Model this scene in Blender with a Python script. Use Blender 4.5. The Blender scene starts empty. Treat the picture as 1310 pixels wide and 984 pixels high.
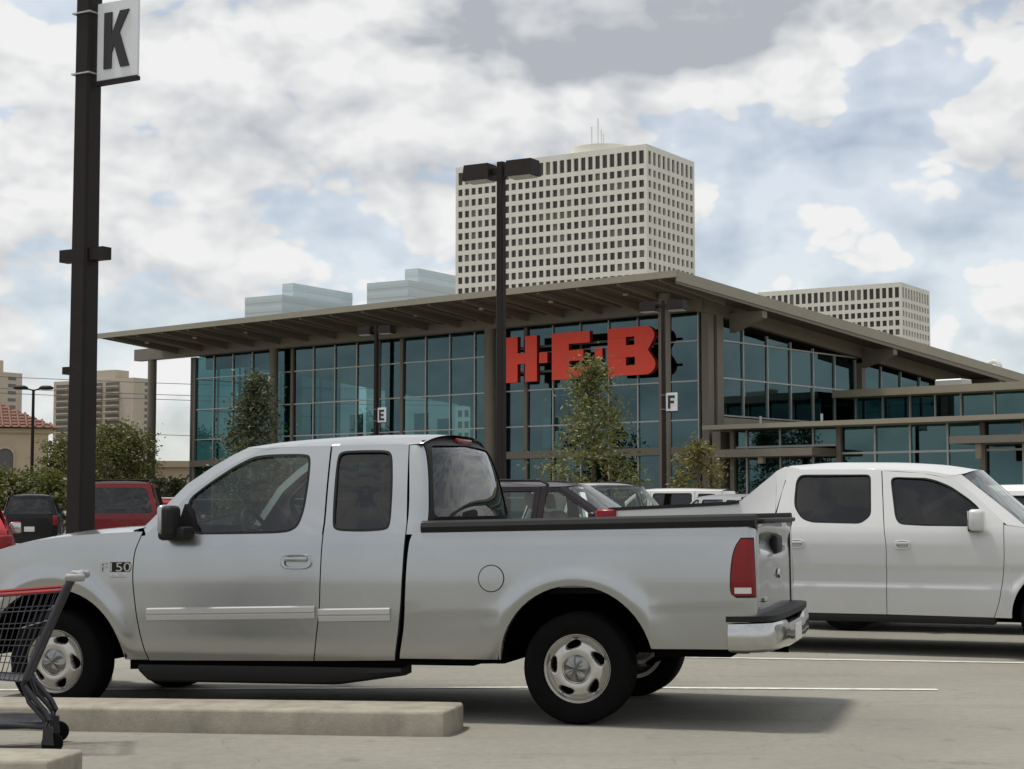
import bpy, bmesh, math, random
from mathutils import Vector, Matrix
random.seed(7)
R = math.radians
SC = bpy.context.scene
COL = SC.collection

# ------------------------------------------------------------------ camera
CAM_H = 1.34; PITCH = R(4.11); FOC = 2200.0          # focal length in photo pixels (photo 1310 x 984)
cam = bpy.data.cameras.new('camera'); camo = bpy.data.objects.new('camera', cam); COL.objects.link(camo)
cam.sensor_width = 36.0; cam.lens = FOC / 1310.0 * 36.0; cam.clip_start = 0.1; cam.clip_end = 8000
camo.location = (0, 0, CAM_H); camo.rotation_euler = (math.pi / 2 + PITCH, 0, 0)
SC.camera = camo

def ray(u, v):
    cx = (u - 655) / FOC; cy = (492 - v) / FOC
    return Vector((cx, math.cos(PITCH) - math.sin(PITCH) * cy, math.sin(PITCH) + math.cos(PITCH) * cy))
def at_depth(u, v, d):
    r = ray(u, v); return Vector((0, 0, CAM_H)) + r * (d / r.y)

# ------------------------------------------------------------------ world, sun, exposure
SUN_EL = R(66); SUN_TO = Vector((-0.31, 0.07, 1.0)).normalized()
SUN_EL = math.asin(SUN_TO.z)
world = bpy.data.worlds.new('World'); SC.world = world; world.use_nodes = True
def build_world():
    nt = world.node_tree; nt.nodes.clear(); L = nt.links.new
    def nd(t, **kw):
        n = nt.nodes.new(t)
        for k, v in kw.items(): setattr(n, k, v)
        return n
    def put(sock, x):
        if isinstance(x, (int, float, tuple)): sock.default_value = x
        else: L(x, sock)
    def mth(op, a, b=None, c=None, clamp=False):
        n = nd('ShaderNodeMath', operation=op, use_clamp=clamp)
        for i, x in enumerate((a, b, c)):
            if x is not None: put(n.inputs[i], x)
        return n.outputs[0]
    def vm(op, a, b):
        n = nd('ShaderNodeVectorMath', operation=op); put(n.inputs[0], a); put(n.inputs[1], b); return n.outputs[0]
    def mr(x, a, b, c, d):
        n = nd('ShaderNodeMapRange', interpolation_type='SMOOTHSTEP'); L(x, n.inputs['Value'])
        for k, v in zip(('From Min', 'From Max', 'To Min', 'To Max'), (a, b, c, d)): n.inputs[k].default_value = v
        return n.outputs['Result']
    tc = nd('ShaderNodeTexCoord').outputs['Generated']
    def noise(p, scale, detail, rough, dist=0.0):
        n = nd('ShaderNodeTexNoise'); n.inputs['Scale'].default_value = scale; n.inputs['Detail'].default_value = detail
        n.inputs['Roughness'].default_value = rough; n.inputs['Distortion'].default_value = dist; L(p, n.inputs['Vector']); return n
    p0 = vm('MULTIPLY', tc, (1.0, 1.0, 1.6))
    # billowing cloud field: soft large masses plus cauliflower lumps
    def cloud(p, det):
        n = noise(p, 3.1, det, 0.54).outputs['Fac']
        vo = nd('ShaderNodeTexVoronoi', feature='F1'); vo.inputs['Scale'].default_value = 12; vo.inputs['Detail'].default_value = 3.0
        vo.inputs['Roughness'].default_value = 0.6; L(p, vo.inputs['Vector'])
        return mth('MULTIPLY_ADD', vo.outputs['Distance'], -0.34, mth('ADD', n, 0.215))
    wob = nd('ShaderNodeVectorMath', operation='SCALE'); L(noise(p0, 11, 3, .6).outputs['Color'], wob.inputs[0]); wob.inputs['Scale'].default_value = 0.035
    pw = vm('ADD', vm('ADD', p0, wob.outputs[0]), SEED)
    # the great masses and gaps of this afternoon's sky
    sz = nd('ShaderNodeSeparateXYZ'); L(tc, sz.inputs[0])
    hor = mr(sz.outputs['Z'], 0.0, 0.36, 0.19, 0.03); bias = mth('ADD', 0.0, 0.0)           # towards the horizon clouds overlap and close up
    for (u, v, ru, rv, amp) in BLOBS:
        c = ray(u, v).normalized()
        q = vm('MULTIPLY', vm('SUBTRACT', tc, tuple(c)), (1 / ru, 1 / ru, 1 / rv))
        ln = nd('ShaderNodeVectorMath', operation='LENGTH'); L(q, ln.inputs[0])
        t = mr(ln.outputs['Value'], 0.0, 1.0, amp, 0.0); bias = mth('ADD', bias, t)
    blob = bias; bias = mth('ADD', bias, hor)
    d0 = mth('ADD', cloud(pw, 7), bias); cl1 = cloud(vm('ADD', pw, (-0.014, 0.0, 0.036)), 4); d1 = mth('ADD', cl1, bias)
    mask = mr(d0, C0, C1, 0.0, 1.0)
    lit = mth('MULTIPLY_ADD', mth('SUBTRACT', d0, d1), 2.3, 0.80)
    lit = mth('SUBTRACT', lit, mr(mth('ADD', blob, mth('MULTIPLY', cl1, .22)), 0.19, 0.40, 0.0, 0.84), clamp=True)
    ramp = nd('ShaderNodeMix', data_type='RGBA'); L(lit, ramp.inputs['Factor'])
    ramp.inputs['A'].default_value = (0.47, 0.50, 0.55, 1); ramp.inputs['B'].default_value = (0.93, 0.935, 0.93, 1)
    sky = nd('ShaderNodeTexSky', sky_type='NISHITA'); sky.sun_disc = False
    sky.sun_elevation = SUN_EL; sky.sun_rotation = math.atan2(SUN_TO.x, SUN_TO.y); sky.dust_density = 1.0
    b1 = nd('ShaderNodeBackground'); L(sky.outputs[0], b1.inputs['Color']); b1.inputs['Strength'].default_value = 0.15
    b2 = nd('ShaderNodeBackground'); L(ramp.outputs['Result'], b2.inputs['Color']); b2.inputs['Strength'].default_value = 0.94
    fac = mth('MULTIPLY_ADD', mask, 0.36, 0.64)                    # a thin milky veil even over the blue
    mx = nd('ShaderNodeMixShader'); L(fac, mx.inputs[0]); L(b1.outputs[0], mx.inputs[1]); L(b2.outputs[0], mx.inputs[2])
    o = nd('ShaderNodeOutputWorld'); L(mx.outputs[0], o.inputs['Surface'])
SEED = (3.1, 1.7, 0.4); C0, C1 = 0.36, 0.405
BLOBS = [(800, 5, .22, .085, .44), (400, 200, .15, .06, .07), (1290, 200, .07, .08, .08), (700, 190, .10, .035, .05),
         (1090, 290, .06, .022, .08), (1160, 95, .075, .040, -.22), (235, 110, .09, .034, .02), (970, 330, .09, .03, -.15), (30, 330, .05, .03, -.05)]
build_world()
sun = bpy.data.lights.new('sun', 'SUN'); sun.energy = 3.0; sun.angle = R(6); sun.color = (1.0, 0.96, 0.88)
suno = bpy.data.objects.new('sun', sun); COL.objects.link(suno)
suno.rotation_euler = SUN_TO.to_track_quat('Z', 'Y').to_euler(); suno.location = (0, 0, 60)
SC.view_settings.view_transform = 'Standard'; SC.view_settings.look = 'None'
SC.view_settings.exposure = 0.0; SC.view_settings.gamma = 1.0; SC.view_settings.use_curve_mapping = False
SC.cycles.max_bounces = 8; SC.cycles.transparent_max_bounces = 24; SC.cycles.use_denoising = True
SC.cycles.caustics_reflective = False; SC.cycles.caustics_refractive = False

# ------------------------------------------------------------------ materials
MATS = {}
def mat(name, col, rough=0.6, metal=0.0, var=0.0, vscale=8.0, bump=0.0, bscale=60.0, coat=0.0, spec=0.5, flake=0.0):
    if name in MATS: return MATS[name]
    m = bpy.data.materials.new(name); m.use_nodes = True; nt = m.node_tree; b = nt.nodes['Principled BSDF']
    b.inputs['Base Color'].default_value = (*col, 1); b.inputs['Roughness'].default_value = rough
    b.inputs['Metallic'].default_value = metal; b.inputs['Coat Weight'].default_value = coat
    b.inputs['Coat Roughness'].default_value = 0.04; b.inputs['Specular IOR Level'].default_value = spec
    tc = nt.nodes.new('ShaderNodeTexCoord')
    if var:
        n = nt.nodes.new('ShaderNodeTexNoise'); n.inputs['Scale'].default_value = vscale; n.inputs['Detail'].default_value = 6
        n.inputs['Roughness'].default_value = 0.65
        nt.links.new(tc.outputs['Object'], n.inputs['Vector'])
        mp = nt.nodes.new('ShaderNodeMapRange'); mp.inputs['From Min'].default_value = .3; mp.inputs['From Max'].default_value = .7
        mp.inputs['To Min'].default_value = 1 - var; mp.inputs['To Max'].default_value = 1 + var
        nt.links.new(n.outputs['Fac'], mp.inputs['Value'])
        vm = nt.nodes.new('ShaderNodeVectorMath'); vm.operation = 'SCALE'; vm.inputs[0].default_value = col
        nt.links.new(mp.outputs[0], vm.inputs['Scale']); nt.links.new(vm.outputs[0], b.inputs['Base Color'])
    if bump:
        n = nt.nodes.new('ShaderNodeTexNoise'); n.inputs['Scale'].default_value = bscale; n.inputs['Detail'].default_value = 5
        nt.links.new(tc.outputs['Object'], n.inputs['Vector'])
        bp = nt.nodes.new('ShaderNodeBump'); bp.inputs['Strength'].default_value = bump; bp.inputs['Distance'].default_value = 0.02
        nt.links.new(n.outputs['Fac'], bp.inputs['Height']); nt.links.new(bp.outputs[0], b.inputs['Normal'])
    MATS[name] = m; return m
def glass(name, tint, refl=(1, 1, 1), f0=.05, dust=0.0, rough=0.0):
    if name in MATS: return MATS[name]
    m = bpy.data.materials.new(name); m.use_nodes = True; nt = m.node_tree; nt.nodes.clear(); L = nt.links.new
    t = nt.nodes.new('ShaderNodeBsdfTransparent'); t.inputs[0].default_value = (*tint, 1)
    g = nt.nodes.new('ShaderNodeBsdfGlossy'); g.inputs['Color'].default_value = (*refl, 1); g.inputs['Roughness'].default_value = rough
    lw = nt.nodes.new('ShaderNodeLayerWeight'); lw.inputs['Blend'].default_value = .5
    pw = nt.nodes.new('ShaderNodeMath'); pw.operation = 'POWER'; L(lw.outputs['Facing'], pw.inputs[0]); pw.inputs[1].default_value = 5
    f = nt.nodes.new('ShaderNodeMath'); f.operation = 'MULTIPLY_ADD'; L(pw.outputs[0], f.inputs[0]); f.inputs[1].default_value = 1-f0; f.inputs[2].default_value = f0
    mx = nt.nodes.new('ShaderNodeMixShader'); L(f.outputs[0], mx.inputs[0]); L(t.outputs[0], mx.inputs[1]); L(g.outputs[0], mx.inputs[2])
    out = mx.outputs[0]
    if dust:
        d = nt.nodes.new('ShaderNodeBsdfDiffuse'); d.inputs[0].default_value = (.45, .44, .40, 1)
        m2 = nt.nodes.new('ShaderNodeMixShader'); m2.inputs[0].default_value = dust; L(out, m2.inputs[1]); L(d.outputs[0], m2.inputs[2]); out = m2.outputs[0]
    o = nt.nodes.new('ShaderNodeOutputMaterial'); L(out, o.inputs['Surface']); MATS[name] = m; return m
def leaf_mat(name, col, col2):
    if name in MATS: return MATS[name]
    m = bpy.data.materials.new(name); m.use_nodes = True; nt = m.node_tree; nt.nodes.clear(); L = nt.links.new
    g = nt.nodes.new('ShaderNodeNewGeometry'); cr = nt.nodes.new('ShaderNodeMix'); cr.data_type = 'RGBA'
    cr.inputs['A'].default_value = (*col, 1); cr.inputs['B'].default_value = (*col2, 1); L(g.outputs['Random Per Island'], cr.inputs['Factor'])
    d = nt.nodes.new('ShaderNodeBsdfDiffuse'); t = nt.nodes.new('ShaderNodeBsdfTranslucent')
    L(cr.outputs['Result'], d.inputs[0]); L(cr.outputs['Result'], t.inputs[0])
    mx = nt.nodes.new('ShaderNodeMixShader'); mx.inputs[0].default_value = 0.35; L(d.outputs[0], mx.inputs[1]); L(t.outputs[0], mx.inputs[2])
    gl = nt.nodes.new('ShaderNodeBsdfGlossy'); gl.inputs['Roughness'].default_value = 0.5
    m2 = nt.nodes.new('ShaderNodeMixShader'); m2.inputs[0].default_value = 0.05; L(mx.outputs[0], m2.inputs[1]); L(gl.outputs[0], m2.inputs[2])
    o = nt.nodes.new('ShaderNodeOutputMaterial'); L(m2.outputs[0], o.inputs['Surface']); MATS[name] = m; return m

def paint(name, col, metal=0.0, rough=0.35, coat=.6, spec=.35):
    m = mat(name, col, rough, metal, var=0.04, vscale=1.6, coat=coat, spec=spec); return m
M_SILVER = paint('silver_paint', (0.40, 0.412, 0.412), 0.82, 0.27)
M_WHITE = paint('white_paint', (0.58, 0.58, 0.57), 0.12, 0.30)
M_MOULD = paint('moulding_paint', (0.52, 0.52, 0.50), 0.3, 0.35)
M_CREAM = paint('offwhite_paint', (0.62, 0.61, 0.58), 0.0, 0.3)
M_GREYP = paint('grey_paint', (0.58, 0.59, 0.59), 0.5, 0.35)
M_DKRED = paint('dark_red_paint', (0.16, 0.008, 0.012), 0.0, 0.3, .4, .25)
M_RED = paint('red_paint', (0.36, 0.010, 0.014), 0.0, 0.3)
M_BLACKP = paint('black_paint', (0.010, 0.010, 0.012), 0.0, 0.3, .22, .2)
M_PLUM = paint('plum_paint', (0.012, 0.007, 0.010), 0.0, 0.3, .22, .2)
M_BLACK = mat('black_plastic', (0.012, 0.0115, 0.012), 0.6, spec=.28, var=.15, vscale=12)
M_RUBBER = mat('rubber', (0.006, 0.006, 0.006), 0.85, spec=.08, var=.2, vscale=15)
M_DARK = mat('underbody_dark', (0.004, 0.004, 0.004), 0.95, spec=0.0)
M_SEAM = mat('seam_dark', (0.01, 0.01, 0.01), 0.95)
M_CHROME = mat('chrome', (0.52, 0.52, 0.51), 0.16, 1.0)
M_ALU = mat('wheel_metal', (0.54, 0.52, 0.48), 0.36, 0.8, var=.08, vscale=20)
M_HUB = mat('hub_metal', (0.27, 0.27, 0.26), 0.28, 0.9)
M_TRIM = mat('grey_trim', (0.20, 0.20, 0.19), 0.45)
M_SEAT = mat('seat_cloth', (0.16, 0.155, 0.145), 0.9)
M_DASH = mat('dash_plastic', (0.11, 0.11, 0.105), 0.7)
M_GL_CLEAR = glass('car_glass', (0.66, 0.72, 0.68), f0=.05, dust=.012)
M_GL_TINT = glass('car_glass_tint', (0.10, 0.105, 0.10), f0=.05, dust=.008)
M_GL_REAR = glass('car_glass_rear', (0.42, 0.43, 0.43), f0=.05, dust=.015)
M_LENS_R = mat('red_lens', (0.20, 0.004, 0.006), 0.3, coat=.3, spec=.2)
M_LENS_W = mat('clear_lens', (0.62, 0.62, 0.60), 0.12, coat=1.0)
M_LENS_A = mat('amber_lens', (0.6, 0.16, 0.02), 0.12, coat=1.0)
M_PLATE = mat('plate', (0.7, 0.7, 0.68), 0.5)
M_BRONZE = mat('bronze_pole', (0.020, 0.0155, 0.014), 0.6, var=.12, vscale=5, spec=.2)
M_SIGNW = mat('sign_white', (0.72, 0.73, 0.74), 0.5, var=.04, vscale=4)
M_INK = mat('letter_black', (0.02, 0.018, 0.02), 0.6)
M_SIGNRED = mat('letter_red', (0.92, 0.075, 0.04), 0.55, var=.04, vscale=3)
M_CONC = mat('kerb_concrete', (0.29, 0.262, 0.21), 0.9, var=.26, vscale=5, bump=.12, bscale=70)

# ------------------------------------------------------------------ mesh helpers
class MB:
    def __init__(s): s.v = []; s.f = []; s.m = []
    def add(s, vs, fs, mi=0):
        o = len(s.v); s.v += [tuple(p) for p in vs]; s.f += [tuple(i + o for i in f) for f in fs]; s.m += [mi] * len(fs); return s
    def box(s, x0, x1, y0, y1, z0, z1, mi=0):
        return s.add([(x0,y0,z0),(x1,y0,z0),(x1,y1,z0),(x0,y1,z0),(x0,y0,z1),(x1,y0,z1),(x1,y1,z1),(x0,y1,z1)],
              [(0,3,2,1),(4,5,6,7),(0,1,5,4),(1,2,6,5),(2,3,7,6),(3,0,4,7)], mi)
    def hexa(s, p8, mi=0):
        return s.add(p8, [(0,3,2,1),(4,5,6,7),(0,1,5,4),(1,2,6,5),(2,3,7,6),(3,0,4,7)], mi)
    def rbox(s, x0, x1, y0, y1, z0, z1, r=0.02, seg=2, mi=0):
        bm = bmesh.new(); bmesh.ops.create_cube(bm, size=1)
        for v in bm.verts: v.co = Vector(((x0+x1)/2+v.co.x*(x1-x0), (y0+y1)/2+v.co.y*(y1-y0), (z0+z1)/2+v.co.z*(z1-z0)))
        bmesh.ops.bevel(bm, geom=list(bm.edges), offset=min(r, .49*min(x1-x0, y1-y0, z1-z0)), segments=seg, affect='EDGES', profile=.5)
        bm.verts.ensure_lookup_table()
        for i, v in enumerate(bm.verts): v.index = i
        s.add([v.co[:] for v in bm.verts], [[v.index for v in f.verts] for f in bm.faces], mi); bm.free(); return s
    def grid(s, fn, nu, nv, mi=0, flip=False):
        vs = [fn(i / nu, j / nv) for i in range(nu + 1) for j in range(nv + 1)]; fs = []
        for i in range(nu):
            for j in range(nv):
                a = i*(nv+1)+j; q = (a, a+nv+1, a+nv+2, a+1); fs.append(q[::-1] if flip else q)
        return s.add(vs, fs, mi)
    def strip(s, A, B, mi=0, closed=False):
        n = len(A); vs = list(A) + list(B); k = n if closed else n - 1
        return s.add(vs, [(i, (i+1) % n, n+(i+1) % n, n+i) for i in range(k)], mi)
    def tube(s, pts, r, n=6, mi=0, cap=True):
        pts = [Vector(p) for p in pts]; rings = []
        rr = r if isinstance(r, (list, tuple)) else [r] * len(pts)
        for i, p in enumerate(pts):
            t = (pts[min(i+1, len(pts)-1)] - pts[max(i-1, 0)]).normalized()
            a = t.cross(Vector((0, 0, 1)));  a = a if a.length > 1e-3 else t.cross(Vector((0, 1, 0)))
            a.normalize(); b = t.cross(a)
            rings.append([p + (a*math.cos(2*math.pi*k/n) + b*math.sin(2*math.pi*k/n)) * rr[i] for k in range(n)])
        o = []; fs = []
        for g in rings: o += g
        for i in range(len(pts)-1):
            for k in range(n): fs.append((i*n+k, i*n+(k+1) % n, (i+1)*n+(k+1) % n, (i+1)*n+k))
        if cap: fs.append(tuple(range(n))[::-1]); fs.append(tuple(range((len(pts)-1)*n, len(pts)*n)))
        return s.add(o, fs, mi)
    def lathe_y(s, prof, n=40, cx=0, cz=0, mi=0):      # profile (radius, y) about the y axis
        vs = []; fs = []; k = len(prof)
        for i in range(n):
            a = 2*math.pi*i/n
            for (r, y) in prof: vs.append((cx + r*math.cos(a), y, cz + r*math.sin(a)))
        for i in range(n):
            for j in range(k-1): fs.append((i*k+j, i*k+j+1, ((i+1) % n)*k+j+1, ((i+1) % n)*k+j))
        return s.add(vs, fs, mi)
    def prism(s, poly, a, b, axis='y', mi=0):          # 2-D outline extruded between a and b along an axis
        def P(p, t):
            return {'y': (p[0], t, p[1]), 'x': (t, p[0], p[1]), 'z': (p[0], p[1], t)}[axis]
        n = len(poly); vs = [P(p, a) for p in poly] + [P(p, b) for p in poly]
        fs = [tuple(range(n)), tuple(range(2*n-1, n-1, -1))] + [(i, (i+1) % n, n+(i+1) % n, n+i) for i in range(n)]
        return s.add(vs, fs, mi)
    def build(s, name, mats, parent=None, smooth=35, recalc=True, loc=None):
        me = bpy.data.meshes.new(name); me.from_pydata(s.v, [], s.f)
        for m in (mats if isinstance(mats, (list, tuple)) else [mats]): me.materials.append(m)
        if any(s.m): me.polygons.foreach_set('material_index', s.m)
        if recalc:
            bm = bmesh.new(); bm.from_mesh(me); bmesh.ops.remove_doubles(bm, verts=bm.verts, dist=1e-5)
            bmesh.ops.recalc_face_normals(bm, faces=bm.faces); bm.to_mesh(me); bm.free()
        if smooth:
            me.polygons.foreach_set('use_smooth', [True] * len(me.polygons)); me.set_sharp_from_angle(angle=R(smooth))
        me.update()
        return link(name, me, parent, loc)
def link(name, data, parent=None, loc=None):
    o = bpy.data.objects.new(name, data); COL.objects.link(o)
    if parent is not None: o.parent = parent
    if loc is not None: o.location = loc
    return o
def tag(o, label=None, cat=None, group=None, kind=None):
    for k, v in (('label', label), ('category', cat), ('group', group), ('kind', kind)):
        if v: o[k] = v
    return o
def thing(name, label, cat, loc=(0, 0, 0), rz=0.0, group=None):
    o = bpy.data.objects.new(name, None); COL.objects.link(o); o.location = loc; o.rotation_euler = (0, 0, rz)
    o.empty_display_size = .2
    return tag(o, label, cat, group)
def copy_tree(o, parent=None):
    kids = list(o.children); c = o.copy(); COL.objects.link(c); c.parent = parent
    for k in kids: copy_tree(k, c)
    return c
def lerp(a, b, t): return a + (b - a) * t
def interp(pts, x):
    if x <= pts[0][0]: return pts[0][1]
    for (a, va), (b, vb) in zip(pts, pts[1:]):
        if x <= b: return va + (vb - va) * (x - a) / (b - a) if b > a else vb
    return pts[-1][1]
def curve(pts):                                         # smooth interpolation through sorted points
    n = len(pts); xs = [p[0] for p in pts]; ys = [p[1] for p in pts]
    d = [(ys[i+1]-ys[i])/(xs[i+1]-xs[i]) for i in range(n-1)]
    m = [d[0]] + [0 if d[i-1]*d[i] <= 0 else 2*d[i-1]*d[i]/(d[i-1]+d[i]) for i in range(1, n-1)] + [d[-1]]
    def f(x):
        if x <= xs[0]: return ys[0]
        if x >= xs[-1]: return ys[-1]
        i = max(k for k in range(n-1) if xs[k] <= x); h = xs[i+1]-xs[i]; t = (x-xs[i])/h
        return ((2*t**3-3*t*t+1)*ys[i] + (t**3-2*t*t+t)*h*m[i] + (-2*t**3+3*t*t)*ys[i+1] + (t**3-t*t)*h*m[i+1])
    return f
def zsorted(pts): return sorted([(z, x) for x, z in pts])
def chaikin(poly, k=2):
    for _ in range(k):
        o = []
        for a, b in zip(poly, poly[1:] + poly[:1]):
            o.append((a[0]*.8+b[0]*.2, a[1]*.8+b[1]*.2)); o.append((a[0]*.2+b[0]*.8, a[1]*.2+b[1]*.8))
        poly = o
    return poly
def cast(poly, c, ang):
    dx, dy = math.cos(ang), math.sin(ang); best = None
    for a, b in zip(poly, poly[1:] + poly[:1]):
        ex, ey = b[0]-a[0], b[1]-a[1]; den = dx*ey - dy*ex
        if abs(den) < 1e-12: continue
        t = ((a[0]-c[0])*ey - (a[1]-c[1])*ex) / den; s = ((a[0]-c[0])*dy - (a[1]-c[1])*dx) / den
        if t > 0 and -1e-6 <= s <= 1+1e-6 and (best is None or t > best): best = t
    best = best or 0.01
    return (c[0]+dx*best, c[1]+dy*best)
def round_poly(poly, r=.06, n=5):
    o = []; k = len(poly)
    for i in range(k):
        p, a, b = Vector(poly[i]), Vector(poly[i-1]), Vector(poly[(i+1) % k])
        da = min(r, (a-p).length*.45); db = min(r, (b-p).length*.45); s = p+(a-p).normalized()*da; e = p+(b-p).normalized()*db
        for j in range(n+1): t = j/n; q = s*(1-t)**2 + p*2*t*(1-t) + e*t*t; o.append((q.x, q.y))
    return o
def ring_pairs(outer, inner, n=48):
    c = (sum(p[0] for p in inner)/len(inner), sum(p[1] for p in inner)/len(inner))
    an = [2*math.pi*i/n for i in range(n)] + [math.atan2(p[1]-c[1], p[0]-c[0]) % (2*math.pi) for p in list(outer)+list(inner)]
    an = sorted(an); an = [a for i, a in enumerate(an) if i == 0 or a - an[i-1] > 1e-4]
    return [cast(outer, c, a) for a in an], [cast(inner, c, a) for a in an], c
def scale_poly(poly, c, k): return [(c[0]+(p[0]-c[0])*k, c[1]+(p[1]-c[1])*k) for p in poly]
def inset_poly(poly, c, d):
    o = []
    for p in poly:
        l = math.hypot(p[0]-c[0], p[1]-c[1]); o.append((c[0]+(p[0]-c[0])*(l-d)/l, c[1]+(p[1]-c[1])*(l-d)/l))
    return o
def text_mesh(txt, size, depth=0.0):
    cu = bpy.data.curves.new('txt', 'FONT'); cu.body = txt; cu.size = size; cu.extrude = depth; cu.offset = 0.0
    o = bpy.data.objects.new('txt', cu); COL.objects.link(o); bpy.context.view_layer.update()
    me = bpy.data.meshes.new_from_object(o.evaluated_get(bpy.context.evaluated_depsgraph_get()))
    bpy.data.objects.remove(o); bpy.data.curves.remove(cu); return me

# ------------------------------------------------------------------ ground
def gz(x, y):                                           # the lot falls very slightly to the left near the camera
    f = min(1.0, max(0.0, (19.0 - y) / 4.0)); f = f*f*(3-2*f)
    return -0.0122 * min(9.0, max(0.0, 0.40 - x)) * f
def concrete_ground():
    m = bpy.data.materials.new('lot_concrete'); m.use_nodes = True; nt = m.node_tree; b = nt.nodes['Principled BSDF']; L = nt.links.new
    b.inputs['Roughness'].default_value = 0.88; b.inputs['Specular IOR Level'].default_value = .3
    tc = nt.nodes.new('ShaderNodeTexCoord')
    def noise(s, d, ro=.6, sc=(1, 1, 1)):
        mp = nt.nodes.new('ShaderNodeMapping'); mp.inputs['Scale'].default_value = sc; L(tc.outputs['Object'], mp.inputs[0])
        n = nt.nodes.new('ShaderNodeTexNoise'); n.inputs['Scale'].default_value = s; n.inputs['Detail'].default_value = d; n.inputs['Roughness'].default_value = ro
        L(mp.outputs[0], n.inputs['Vector']); return n.outputs['Fac']
    def rng(x, a, b_, c, d):
        n = nt.nodes.new('ShaderNodeMapRange'); L(x, n.inputs[0])
        for i, v in enumerate((a, b_, c, d)): n.inputs[i+1].default_value = v
        return n.outputs[0]
    def mul(a, b_):
        n = nt.nodes.new('ShaderNodeMath'); n.operation = 'MULTIPLY'; L(a, n.inputs[0]); L(b_, n.inputs[1]); return n.outputs[0]
    k = mul(rng(noise(.35, 5), .3, .7, .84, 1.12), rng(noise(14, 6, .7), .3, .7, .88, 1.1))
    k = mul(k, rng(noise(1.3, 5, .6, (.25, 1.4, 1)), .55, .75, 1.0, .80))      # tyre and oil marks along the lane
    k = mul(k, rng(noise(160, 4, .75), .35, .65, .84, 1.13))
    k = mul(k, rng(noise(2.6, 4, .5), .64, .74, 1.0, .72))                      # oil drips
    ds = nt.nodes.new('ShaderNodeTexNoise'); ds.inputs['Scale'].default_value = 1.1; ds.inputs['Detail'].default_value = 5; L(tc.outputs['Object'], ds.inputs['Vector'])
    dv = nt.nodes.new('ShaderNodeVectorMath'); dv.operation = 'ADD'; L(tc.outputs['Object'], dv.inputs[0]); L(ds.outputs['Color'], dv.inputs[1])
    vo = nt.nodes.new('ShaderNodeTexVoronoi'); vo.feature = 'DISTANCE_TO_EDGE'; vo.inputs['Scale'].default_value = .34; L(dv.outputs[0], vo.inputs['Vector'])
    k = mul(k, rng(vo.outputs['Distance'], .0015, .0040, .84, 1.0))             # hairline cracks
    sc = nt.nodes.new('ShaderNodeVectorMath'); sc.operation = 'SCALE'; sc.inputs[0].default_value = (0.250, 0.238, 0.200); L(k, sc.inputs['Scale'])
    L(sc.outputs[0], b.inputs['Base Color'])
    bp = nt.nodes.new('ShaderNodeBump'); bp.inputs['Strength'].default_value = .35; bp.inputs['Distance'].default_value = .008; L(noise(150, 5, .7), bp.inputs['Height']); L(bp.outputs[0], b.inputs['Normal'])
    return m
M_LOT = concrete_ground()
def build_ground():
    xs = [-2500, -600, -150, -60, -25, -12] + [-10 + .5*i for i in range(26)] + [4, 8, 15, 30, 60, 150, 600, 2500]
    ys = [-1500, -300, -60, -10, 0, 4] + [5 + .5*i for i in range(31)] + [22, 26, 35, 60, 100, 200, 500, 1200, 4000]
    mb = MB(); vs = [(x, y, gz(x, y)) for x in xs for y in ys]; n = len(ys)
    mb.add(vs, [(i*n+j, (i+1)*n+j, (i+1)*n+j+1, i*n+j+1) for i in range(len(xs)-1) for j in range(n-1)])
    tag(mb.build('parking_lot', M_LOT, smooth=60), kind='structure')
build_ground()
M_LINE = mat('line_paint', (0.62, 0.61, 0.55), 0.8, var=.3, vscale=9)
def paint_line(a, b, w=0.10):
    a = Vector((*a, 0)); b = Vector((*b, 0)); t = (b-a).normalized(); s = Vector((-t.y, t.x, 0))*w/2; n = max(2, int((b-a).length/.4)); A = []; B = []
    for i in range(n+1):
        p = a.lerp(b, i/n); q = p+s; r = p-s; A.append((q.x, q.y, gz(q.x, q.y)+.005)); B.append((r.x, r.y, gz(r.x, r.y)+.005))
    tag(MB().strip(A, B).build('parking_line', M_LINE, smooth=60), kind='structure')
paint_line((-6.0, 13.45), (3.14, 12.82)); paint_line((-2.0, 16.3), (7.5, 14.42)); paint_line((1.2, 20.35), (9.2, 18.6))
for k in range(8): paint_line((-14+4*k, 26.2), (-10.5+4*k, 31.0))
def kerb(name, a, b, w, h=.15, r=.022, round_end=True):
    a = Vector((*a, 0)); b = Vector((*b, 0)); t = (b-a).normalized(); s = Vector((-t.y, t.x, 0)); n = 20; L = (b-a).length
    # plan outline, near edge along a->b, far edge at +s*w, rounded at the b end
    def outline(ins):
        P = []
        for i in range(n+1): P.append(a + t*(L-w/2)*i/n + s*ins)
        for i in range(1, 8):
            an = -math.pi/2 + math.pi*i/8; q = w/2-ins
            P.append(a + t*(L-w/2+.12) + s*(w/2) + t*q*math.cos(an)**.5*.35 + s*q*math.sin(an))
        for i in range(n, -1, -1): P.append(a + t*(L-w/2)*i/n + s*(w-ins))
        return P
    mb = MB(); levels = [(0, -.05), (0, h-r), (r*.3, h-r*.3), (r, h)]
    rings = [[(p.x, p.y, gz(p.x, p.y)+z) for p in outline(i)] for i, z in levels]
    for A, B in zip(rings, rings[1:]): mb.strip(A, B, closed=True)
    top = rings[-1]; k = len(top); half = k//2
    vs = list(top); fs = [(i, i+1, k-2-i, k-1-i) for i in range(k//2-1)]
    mb.add(vs, fs)
    tag(mb.build(name, M_CONC, smooth=50), kind='structure')
kerb('kerb', (-9.0, 12.10), (-0.33, 10.263), .52)
kerb('kerb', (-9.0, 9.85), (-2.22, 8.44), .42)
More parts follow.
